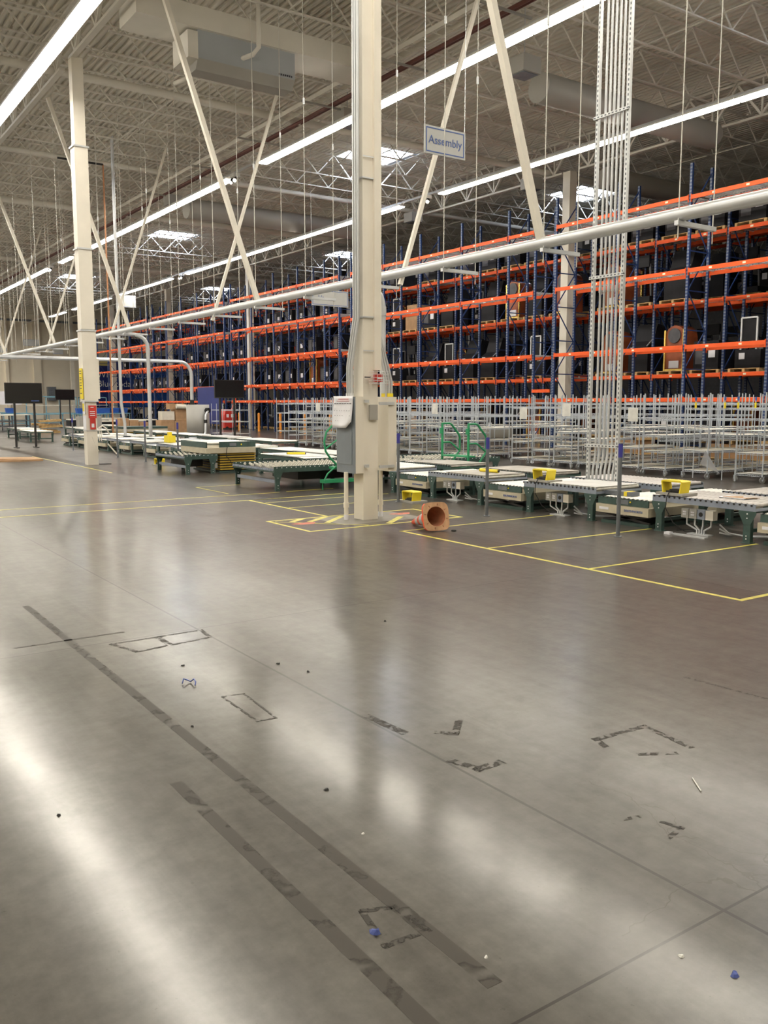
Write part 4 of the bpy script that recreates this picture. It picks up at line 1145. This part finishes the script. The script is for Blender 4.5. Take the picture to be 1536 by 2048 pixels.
# ------------------------------------------------------------------ wire shelf carts
CL, CWd, CH = 1.22, .61, 1.82
def shelf_mesh(pl=True, top=False):
    b = MB()
    for z in (0, -.035):
        b.tube([(0, 0, z), (CL, 0, z), (CL, CWd, z), (0, CWd, z), (0, 0, z)], .005, CHROME, 4)
    n = 15
    for k in range(n):
        x = CL * k / n
        for y in (0, CWd): b.bar((x, y, -.035), (x + CL / n / 2, y, 0), .005, .005, CHROME); b.bar((x + CL / n / 2, y, 0), (x + CL / n, y, -.035), .005, .005, CHROME)
    for k in range(7):
        y = CWd * k / 7
        for x in (0, CL): b.bar((x, y, -.035), (x, y + CWd / 14, 0), .005, .005, CHROME); b.bar((x, y + CWd / 14, 0), (x, y + CWd / 7, -.035), .005, .005, CHROME)
    if pl: b.box((.01, .01, -.004), (CL - .01, CWd - .01, .006), SHELFW)
    else:
        for k in range(12): b.bar((.01 + (CL - .02) * k / 11, 0, .003), (.01 + (CL - .02) * k / 11, CWd, .003), .006, .006, CHROME)
    return b.mesh('shelf')
SHM = shelf_mesh(); SHW = shelf_mesh(False)
POM = MB().tube([(0, 0, .13), (0, 0, CH)], .0155, CHROME, 6).mesh('post')
POM2 = MB().tube([(0, 0, .13), (0, 0, 1.6)], .0155, CHROME, 6).mesh('post')
def caster_mesh():
    b = MB()
    b.tube([(-.016, 0, .062), (.016, 0, .062)], .062, CASTG, 14)
    b.tube([(-.02, 0, .062), (.02, 0, .062)], .02, CHROME, 8)
    for s in (-1, 1): b.bar((.022 * s, 0, .06), (.022 * s, -.02, .135), .03, .004, CHROME)
    b.box((-.03, -.04, .13), (.03, .02, .137), CHROME)
    return b.mesh('caster')
CAM_ = caster_mesh()
def make_cart(levels, tall=True, wire=()):
    t = thing('wire_cart', 'silver wire shelf cart', 'wire shelf cart', (0, 0, 0))
    for x in (0, CL):
        for y in (0, CWd):
            link('post', POM if tall else POM2, t, (x, y, 0))
            link('caster', CAM_, t, (x, y, 0), (0, 0, random.uniform(0, 3)))
    for i, z in enumerate(levels): link('shelf', SHW if i in wire else SHM, t, (0, 0, z))
    return t
protos = [make_cart((.17, .55, .9, 1.25, 1.6), True, (3, 4)), make_cart((.17, .6, 1.05, 1.5), True, (3,)), make_cart((.17, .75, 1.3), False, (2,)), make_cart((.17, .42, .72, 1.02, 1.32, 1.62), True, (2, 4, 5))]
used = [False] * 4
random.seed(11)
def place_cart(kind, x, y, rz, label, group):
    o = protos[kind] if not used[kind] else copy_tree(protos[kind])
    used[kind] = True
    o.location = (x, y, 0); o.rotation_euler = (0, 0, rz); o['label'] = label; o['group'] = group
    return o
rown = ['nearest the conveyors', 'second from the conveyors', 'third from the conveyors', 'nearest the racks']
cart_pos = []
for r, X in enumerate((16.15, 17.6, 19.1)):
    y = (9.1, 9.6, 10.4, 11.6)[r]; k = 0
    while y < (31, 30.5, 29, 27)[r]:
        kind = random.choices([0, 1, 2, 3], [4, 3, 1, 3])[0]
        if 16.9 < y < 17.9 and r < 2: y += 1.3; continue
        CURX = X + random.uniform(-.08, .08)
        place_cart(kind, CURX, y, random.uniform(-.03, .03), 'wire shelf cart in the row %s, %s from its right end' % (rown[r], ORD[k]), 'wire carts in the row ' + rown[r])
        cart_pos.append((r, CURX, y, kind))
        k += 1
        y += random.choice((.78, .82, .9, 1.0, 1.25)) + (0.3 if r > 1 else 0)
place_cart(2, 17.7, 40.0, 0, 'low wire cart standing alone left of the main cart group', 'lone wire carts')
place_cart(2, 17.6, 38.0, .4, 'low wire cart standing alone behind the hanging screen', 'lone wire carts')
# grey bins and papers on carts
tag(MB().box((17.65, 20.0, .565), (18.6, 20.55, .85), DUCT).obj('grey_tote'), 'grey tote on a lower cart shelf in the second row', 'tote')
tag(MB().box((16.2, 10.0 + .0, .19), (17.25, 10.5, .2), WHITEB).obj('white_board_sheet'), 'white sheet lying on the bottom shelf of a front cart', 'sheet')
for x, y, z, w in ((16.12, 12.9, 1.62, 'on the cart in front of the orange rack foot'), (16.12, 16.6, 1.45, 'on a cart right of the green handrails'), (16.12, 20.8, 1.5, 'on a cart above the green handrails'), (16.12, 15.5, 1.2, 'on a cart left of the conduit frame'), (16.12, 27.6, 1.3, 'on a cart left of the calendar')):
    c_ = min((q for q in cart_pos if q[0] == 0), key=lambda q: abs(q[2] - y + .1))
    zt = (1.6, 1.5, 1.3, 1.62)[c_[3]]
    tag(MB().box((c_[1] - .0085, c_[2] + .06, zt - .31), (c_[1] - .0055, c_[2] + .34, zt), WHITES).obj('hung_sheet'), 'pale sheet hung ' + w, 'sheet')
b = MB().add([(16.08, 11.35, .62), (16.1, 11.0, .15), (16.5, 11.3, .15), (16.4, 11.7, .3), (16.25, 11.2, .1)], [(0, 1, 2), (0, 2, 3), (1, 4, 2), (0, 3, 1)], CLEARP)
tag(b.obj('plastic_sheet'), 'crumpled clear plastic hanging over a bottom cart shelf', 'plastic sheet')
# yellow and blue taped posts
for k, (x, y) in enumerate(((16.1, 11.62), (16.1, 10.92), (16.1, 10.62), (17.3, 11.0))):
    t = thing('taped_rod', 'cart post sleeve with blue tip and yellow band, %s from the left' % ORD[k], 'post sleeve', (x, y, 0), 0, 'taped cart posts')
    MB().tube([(-.04, 0, .02), (-.04, 0, 1.70)], .012, CHROME, 6).obj('rod', t)
    MB().tube([(-.04, 0, 1.66), (-.04, 0, 1.74)], .022, SIGNB, 8).obj('blue_tip', t)
    MB().tube([(-.04, 0, 1.50), (-.04, 0, 1.62)], .022, YELLOW, 8).obj('yellow_band', t)

# ------------------------------------------------------------------ pallet racks
BAYS = [0, 1.45, 4.25, 7.05, 9.85, 12.65]
HU = 8.85
RD = 1.07
def frame_mesh(h=HU):
    b = MB()
    for x in (0, RD - .075): b.box((x, -.04, 0), (x + .075, .04, h), UPM)
    z = .25; k = 0
    while z < h - .2:
        b.box((.075, -.015, z), (RD - .075, .015, z + .035), NAVY)
        if z + 1.2 < h:
            p = ((.075, .0, z + .03), (RD - .075, .0, z + 1.2)); 
            if k % 2: p = ((RD - .075, 0, z + .03), (.075, 0, z + 1.2))
            b.bar(p[0], p[1], .03, .03, NAVY)
        z += 1.2; k += 1
    for x in (0, RD - .075): b.box((x - .02, -.06, 0), (x + .095, .06, .012), NAVY)
    return b.mesh('upright_frame')
FRM = frame_mesh()
FRM7 = frame_mesh(7.9)
def beam_mesh(L):
    b = MB().box((0, .04, -.125), (.045, L - .04, 0), ORANGE)
    b.box((-.004, .04, -.2), (.05, .06, .03), ORANGE); b.box((-.004, L - .06, -.2), (.05, L - .04, .03), ORANGE)
    for f in ((.3, .7) if L > 2 else (.5,)):
        b.box((-.006, L * f - .05, -.09), (0, L * f + .05, -.035), TAGM)
    return b.mesh('beam')
BM = {2.8: beam_mesh(2.8), 1.45: beam_mesh(1.45)}
def deck_mesh(L):
    b = MB()
    for k in range(5):
        y = .2 + (L - .4) * k / 4; b.box((.0, y - .02, -.03), (RD, y + .02, -.004), GALV)
    for k in range(9): b.box((.03 + (RD - .06) * k / 8 - .003, .06, -.002), (.03 + (RD - .06) * k / 8 + .003, L - .06, .004), GALV)
    n = int(L / .1)
    for k in range(n): b.box((.03, .08 + k * .1, .002), (RD - .03, .086 + k * .1, .006), GALV)
    return b.mesh('wire_deck')
DM = {2.8: deck_mesh(2.8), 1.45: deck_mesh(1.45)}
G0 = [10.4, 24.1, 37.85, 51.5, 65.2]
RUNN = ['rightmost', 'run right of the near column', 'run left of the near column', 'run beyond the screen', 'farthest']
RUNN = ['rightmost run', 'second run from the right', 'third run from the right', 'fourth run from the right', 'run nearest the far wall']
ROWS = [(23.4, 'front row', [[1.78, 3.4, 5.72, 7.9]] * 2 + [[1.78, 2.7, 4.3, 6.05, 7.9]] * 3),
        (25.4, 'second row', [[2.6, 5.0, 7.15]] * 2 + [[2.6, 4.3, 6.05, 7.6]] * 3),
        (29.6, 'third row', [[2.85, 5.5, 8.0]] * 5),
        (31.0, 'fourth row', [[2.85, 5.5, 8.0]] * 5)]
for ri, (X, rn, lv) in enumerate(ROWS):
    for gi, y0 in enumerate(G0):
        t = thing('pallet_rack', 'blue and orange pallet rack, %s, %s' % (rn, RUNN[gi]), 'pallet rack', (X, y0, 0), 0, 'pallet racks in the ' + rn)
        for i, yb in enumerate(BAYS):
            link('upright_frame', FRM if ri != 1 else FRM7, t, (0, yb, 0))
        for i in range(5):
            L = round(BAYS[i + 1] - BAYS[i], 2)
            for li, z in enumerate(lv[gi]):
                if ri == 0 and i == 0 and li in (2,) and gi < 2: z2 = z - .0
                link('beam', BM[L], t, (-.03, BAYS[i], z))
                bb = link('beam', BM[L], t, (RD + .03, BAYS[i + 1], z), (0, 0, pi))
                if ri < 2 or (ri == 2 and gi < 3): link('wire_deck', DM[L], t, (0, BAYS[i], z))
# front row short extra shelf at the gap
tag(MB().box((23.37, 23.2, 2.0), (23.415, 24.1, 2.12), ORANGE).obj('tie_beam'), 'short orange beam bridging the rack gap in front of a white column', 'beam')

# goods on the racks
def pallet_mb(w=1.1, d=1.0, z=0):
    b = MB()
    for k in range(3): b.box((0, k * (w - .09) / 2, z), (d, k * (w - .09) / 2 + .09, z + .09), WOOD)
    for k in range(6): b.box((k * (d - .1) / 5, 0, z + .09), (k * (d - .1) / 5 + .1, w, z + .11), WOOD)
    return b
PALM = pallet_mb().mesh('pallet')
def goods_kinds():
    out = []
    def T(nm, cat): return thing(nm, 'x', cat)
    # 0 black cabinet with white tag and silver console
    t = T('black_machine', 'machine')
    MB().prism([(.05, .12), (.95, .12), (.95, 1.75), (.55, 1.8), (.35, 1.2), (.05, 1.0)], 1, .1, .95, DARKM).obj('cabinet', t)
    MB().box((.036, .65, .75), (.05, .85, .98), PAPER).obj('paper_tag', t)
    MB().bar((.05, .15, 1.0), (.35, .15, 1.25), .03, .03, GALV).obj('chrome_trim', t)
    out.append((t, 'black angled machine with a white tag'))
    # 1 jukebox like cabinet with brass
    t = T('arched_cabinet', 'cabinet')
    b = MB(); pr = [(.1, .1), (.9, .1), (.9, 1.25)] + [(.5 + .4 * cos(a), 1.25 + .4 * sin(a)) for a in [pi * i / 8 for i in range(1, 8)]] + [(.1, 1.25)]
    b.prism(pr, 0, .15, .85, WINE); b.obj('cabinet', t)
    b = MB()
    for y in (.12, .88): b.box((.1, y - .03, .12), (.15, y + .03, 1.5), BRASS)
    b.box((.11, .1, .12), (.15, .9, .17), BRASS)
    b.obj('brass_trim', t)
    MB().tube([(.1, .5, 1.3), (.15, .5, 1.3)], .25, GREYM, 20).obj('round_dial', t)
    MB().box((.12, .3, .2), (.149, .7, .45), PAPER).obj('paper_tag', t)
    out.append((t, 'reddish arched cabinet with brass trim and a round dial'))
    # 2 cartons
    t = T('carton_stack', 'carton')
    MB().box((.1, .08, .12), (.95, 1.0, .75), CARD).obj('carton', t); MB().box((.12, .12, .76), (.9, .9, 1.3), CARD).obj('carton', t)
    MB().box((.115, .3, .9), (.12, .6, 1.1), PAPER).obj('paper_tag', t)
    out.append((t, 'brown cartons on a pallet'))
    # 3 framed machine: grey frame
    t = T('framed_machine', 'machine')
    b = MB().box((.2, .1, .12), (.95, 1.0, .7), DARKM); b.obj('base_box', t)
    b = MB()
    for y in (.25, .8): b.bar((.2, y, .7), (.2, y, 1.7), .05, .05, GALV)
    b.bar((.2, .25, 1.7), (.2, .8, 1.7), .05, .05, GALV); b.bar((.2, .25, .85), (.2, .8, .85), .05, .05, GALV); b.obj('silver_frame', t)
    MB().box((.21, .28, .8), (.3, .77, 1.68), DARKM).obj('panel', t)
    MB().box((.185, .65, .4), (.2, .85, .6), PAPER).obj('paper_tag', t)
    out.append((t, 'dark machine with an upright silver frame'))
    # 4 treadmill like
    t = T('gym_machine', 'machine')
    MB().box((.1, .15, .14), (1.0, .9, .35), DARKM).obj('deck', t)
    b = MB()
    for y in (.2, .85): b.bar((.25, y, .3), (.15, y, 1.45), .06, .06, GREYM); b.bar((.15, y, 1.2), (.6, y, 1.15), .04, .04, BLACK)
    b.obj('frame', t); MB().box((.08, .2, 1.35), (.2, .85, 1.75), DARKM).obj('console', t)
    out.append((t, 'black machine with slanted grey arms and a console'))
    # 5 low dark crate
    t = T('dark_crate', 'crate')
    MB().box((.08, .08, .12), (1.0, 1.02, 1.05), DARKM).obj('body', t); MB().box((.07, .2, .5), (.08, .45, .75), PAPER).obj('paper_tag', t)
    MB().box((.075, .6, .3), (.08, .95, .95), GREYM).obj('door', t)
    out.append((t, 'square dark crate with a grey door'))
    for t, l in out: link('pallet', PALM, t)
    return out
GK = goods_kinds()
gused = [False] * len(GK)
random.seed(5)
LVN = ['lowest', 'second', 'third', 'fourth', 'fifth', 'sixth']
cnt = 0
def place_goods(kd, ri, gi, i, s, li, X, y, z, lvname):
    global cnt
    o = GK[kd][0] if not gused[kd] else copy_tree(GK[kd][0])
    gused[kd] = True
    o.location = (X, y, z)
    rn = ('front', 'second', 'third', 'fourth')[ri]
    o['label'] = '%s: %s rack row, %s, %s bay, %s shelf, %s slot' % (GK[kd][1].split(' with')[0].split(' on')[0], rn, ('run one', 'run two', 'run three', 'run four', 'run five')[gi] if False else ('first run', 'second run', 'third run', 'fourth run', 'last run')[gi], ORD[i], lvname, 'near' if s == 0 else 'far')
    o['group'] = 'goods on the %s rack row' % rn
    cnt += 1
for ri, (X, rn, lv) in enumerate(ROWS):
    for gi, y0 in enumerate(G0):
        for i in range(5):
            L = BAYS[i + 1] - BAYS[i]
            for s in range(2 if L > 2 else 1):
                for li, z in enumerate([0.02] + lv[gi]):
                    top = (lv[gi] + [99])[li] - z
                    if ri == 0: continue
                    pr = {1: .84, 2: .9, 3: .8}[ri] if li else .98
                    if ri == 3 and gi > 1: continue
                    if ri == 2 and gi > 2: continue
                    if ri == 1 and gi > 2 and random.random() < .3: continue
                    if random.random() > pr and (ri, i, s, li) not in ((1, 3, 1, 1), (1, 4, 1, 1), (1, 2, 1, 1)): continue
                    if top > 1.85: kd = random.choices(range(6), [6, 1.3, 0.9, 3.2, 4, 2.4])[0]
                    else: kd = 5
                    if li == len(lv[gi]): kd = 5
                    if ri == 3: kd = 5 if li == 3 else random.choice((0, 5, 4))
                    kd = {(1, 0, 3, 1, 1): 1, (1, 0, 4, 1, 1): 1, (1, 0, 2, 1, 1): 3, (1, 2, 2, 1, 1): 1, (1, 1, 3, 0, 1): 3, (1, 1, 0, 0, 2): 1}.get((ri, gi, i, s, li), kd)
                    y = y0 + BAYS[i] + (.15 if s == 0 else 1.5)
                    place_goods(kd, ri, gi, i, s, li, X + .02, y, z + .008, 'floor' if li == 0 else LVN[li - 1])
# one arched cabinet placed where the photograph shows it most clearly
for kd, ri, gi, y, z in ((1, 1, 0, 18.75, 2.608), ):
    pass

# bollards
bol = MB().tube([(0, 0, 0), (0, 0, 1.0)], .07, BORANGE, 12); bol.ball((0, 0, 1.0), .07, BORANGE, 12, 6)
bm_ = bol.mesh('bollard')
for k, y in enumerate((53.4, 50.83, 48.45, 45.85, 43.22, 40.53, 37.9, 35.2)):
    tag(link('bollard', bm_, None, (22.9, y, 0)), 'orange bollard before the rack row, %s from the far wall side' % ORD[k], 'bollard', 'orange bollards')
# ------------------------------------------------------------------ far clutter
t = thing('floor_scrubber', 'red wheeled machine standing before the blue tarpaulin', 'floor machine', (22.65, 50.0, 0))
MB().prism([(0, .12), (.75, .12), (.8, .9), (.6, 1.25), (.1, 1.25), (0, .9)], 1, 0, .8, RED).obj('body', t)
for x in (.15, .65): MB().tube([(x, -.02, .1), (x, .06, .1)], .1, RUBBER, 12).obj('wheel', t)
for x in (.12, .42): MB().box((x, -.006, .75), (x + .16, 0, .95), PAPER).obj('sticker', t)
MB().bar((.6, .3, 1.2), (.95, .3, 2.0), .05, .05, CONE_O).obj('handle', t)
tag(MB().box((23.1, 51.8, .3), (23.35, 55.2, 2.65), MURAL).obj('blue_tarpaulin'), 'large blue tarpaulin hanging at the rack behind the red machine', 'tarpaulin')
t = thing('pallet_stack', 'leaning stack of broken wooden pallets by the blue benches', 'pallet stack', (11.7, 49.8, 0))
for k, (dx, dz, rz, ry) in enumerate(((0, 0, 0, 0), (-.1, .13, .15, .06), (.12, .27, -.1, -.05), (.0, .42, .2, .08), (.05, .58, -.15, -.05))):
    b = pallet_mb(1.0, 1.1); b.obj('pallet', t, (dx, 0, dz), (0, ry, rz))
t = thing('cardboard_sheets', 'flattened tan cardboard on the floor at the left edge', 'cardboard', (4.6, 25.9, 0))
MB().box((0, 0, .06), (1.55, 1.0, .09), CARD).obj('sheet', t, (0, 0, 0), (0, .03, .05))
MB().box((.05, -.15, .0), (1.5, .9, .05), CARD).obj('sheet', t, (0, 0, 0), (0, 0, -.04))
b = MB()
t = thing('boxed_load', 'wrapped brown cartons on a pallet left of the grey drum', 'cartons', (16.2, 43.5, 0))
for (a, c) in (((0, 0, .12), (.7, .8, .75)), ((.72, 0, .12), (1.5, .8, .7)), ((1.52, .0, .12), (2.2, .8, .65)), ((.1, .1, .76), (.75, .7, 1.2)), ((.8, .05, .71), (1.45, .7, 1.3)), ((1.5, .1, .66), (2.0, .7, 1.05)), ((.5, .1, 1.31), (1.3, .6, 1.6))):
    MB().box(a, c, CARD if a[0] != .1 else SHELFW).obj('carton', t)
MB().tube([(.8, -.05, 1.45), (1.7, -.05, 1.4)], .12, SHELFW, 14).obj('wrap_roll', t)
MB().box((0, .05, 0), (2.2, .75, .12), WOOD).obj('pallet', t)
for (x, w) in ((13.9, 'left'), ):
    t = thing('carton_row', 'low orange brown cartons behind the far conveyors', 'cartons', (14.4, 44.5, 0))
    for k in range(3): MB().box((k * .5, 0, .0), (k * .5 + .46, .5, .85 - .1 * k), CARD).obj('carton', t)
tag(MB().box((12.4, 44.6, 0), (13.5, 45.2, .95), DUCT).obj('grey_case'), 'grey metal case on the far conveyor left of the cartons', 'case')
# blue workbench area
random.seed(3)
def workbench(x, y, w, label, bins=2, upper=True, mt=BLUEP):
    t = thing('workbench', label, 'workbench', (x, y, 0), 0, 'blue workbenches at the far end')
    MB().box((0, 0, .85), (w, .8, .92), mt).obj('worktop', t)
    for xx in (.03, w - .09):
        for yy in (.03, .71): MB().box((xx, yy, 0), (xx + .06, yy + .06, .85), mt).obj('leg', t)
    MB().box((.1, .1, .3), (w - .1, .7, .34), mt).obj('lower_shelf', t)
    if upper:
        for xx in (.03, w - .09): MB().box((xx, .7, .92), (xx + .06, .76, 2.1), mt).obj('upright', t)
        MB().box((.03, .45, 1.45), (w - .03, .76, 1.49), SHELFW).obj('upper_shelf', t)
        MB().box((.03, .7, 2.04), (w - .03, .76, 2.1), mt).obj('top_rail', t)
    return t
for k, (x, y) in enumerate(((8.5, 62), (11.2, 60), (13.9, 62), (16.6, 61), (10.5, 66.5), (13.4, 67.5), (16.4, 67), (19.2, 64), (19.6, 70), (13, 73))):
    workbench(x, y, 2.3, 'blue workbench near the far wall, %s from the left side' % ORD[k], upper=k % 2 == 0)
    for q in range(3 if k in (3, 7) else (1 if k in (0, 5) else 0)):
        tag(MB().prism([(0, 0), (.5, 0), (.55, .35), (-.05, .35)], 1, 0, .5, BLUEB).obj('blue_bin', None, (x + .3 + q * .65, y + .1, .925)), 'blue plastic bin on the %s far workbench, %s along' % (ORD[k], ORD[q]), 'bin', 'blue bins on the far workbenches')
for k, (x, y) in enumerate(((9.6, 54), (8.2, 52), (11.0, 56))):
    t = thing('packing_table', 'grey packing table with a pale wooden top, %s from the left edge' % ORD[k], 'table', (x, y, 0), 0, 'grey packing tables')
    MB().box((0, 0, .9), (1.7, 1.0, .95), SHELFW).obj('tabletop', t)
    for xx in (.03, 1.6):
        for yy in (.03, .9): MB().box((xx, yy, 0), (xx + .06, yy + .06, .9), GREYM).obj('leg', t)
    for z in (.25, .55): MB().box((.05, .05, z), (1.65, .95, z + .04), GREYM).obj('shelf', t)
tag(MB().box((15.0, 78, 1.5), (17.0, 78.4, 2.6), PAPER).obj('white_board'), 'white board standing behind the blue workbenches', 'board')
for k, y in enumerate((50.6, 53.5, 56.5, 59.5)):
    t = thing('drive_line', 'dark distant conveyor drive with cream trim, %s beyond the third line' % ORD[k], 'conveyor drive', (14.6 + (k % 2) * 1.7, y - 2, 0), 0, 'distant conveyor drives')
    MB().box((0, 0, .25), (2.6, .9, .6), DARKM).obj('frame', t); MB().box((0, -.02, .6), (2.6, .92, .66), SHELFW).obj('bed', t)
    for x in (.2, 2.3): MB().box((x, .1, 0), (x + .1, .2, .25), BLACK).obj('leg', t)
    MB().box((1.0, -.1, .1), (1.2, 0, .3), YELLOW).obj('yellow_guard', t)
# wooden pallets and flat goods under the carts by the rack
for k, (x, y, w) in enumerate(((21.3, 13.2, 'right of the conduit frame'), (21.3, 17.3, 'behind the rows of carts'))):
    t = thing('pallet_load', 'grey sheets on a wooden pallet before the racks, ' + w, 'pallet load', (x, y, 0))
    pallet_mb(2.2, 1.1).obj('pallet', t); pallet_mb(2.0, 1.0).obj('pallet', t, (0.05, .1, .5), (0, 0, 0))
    MB().box((.1, .2, .12), (.95, 1.9, .49), CARD).obj('carton', t); MB().box((.1, .2, .62), (.95, 2.0, .8), GREYM).obj('grey_sheet', t)

for k_, o in enumerate(list(bpy.data.objects)):
    if o.type == 'MESH' and o.parent is None and 'kind' not in o and 'category' not in o:
        print('UNTAGGED', o.name)
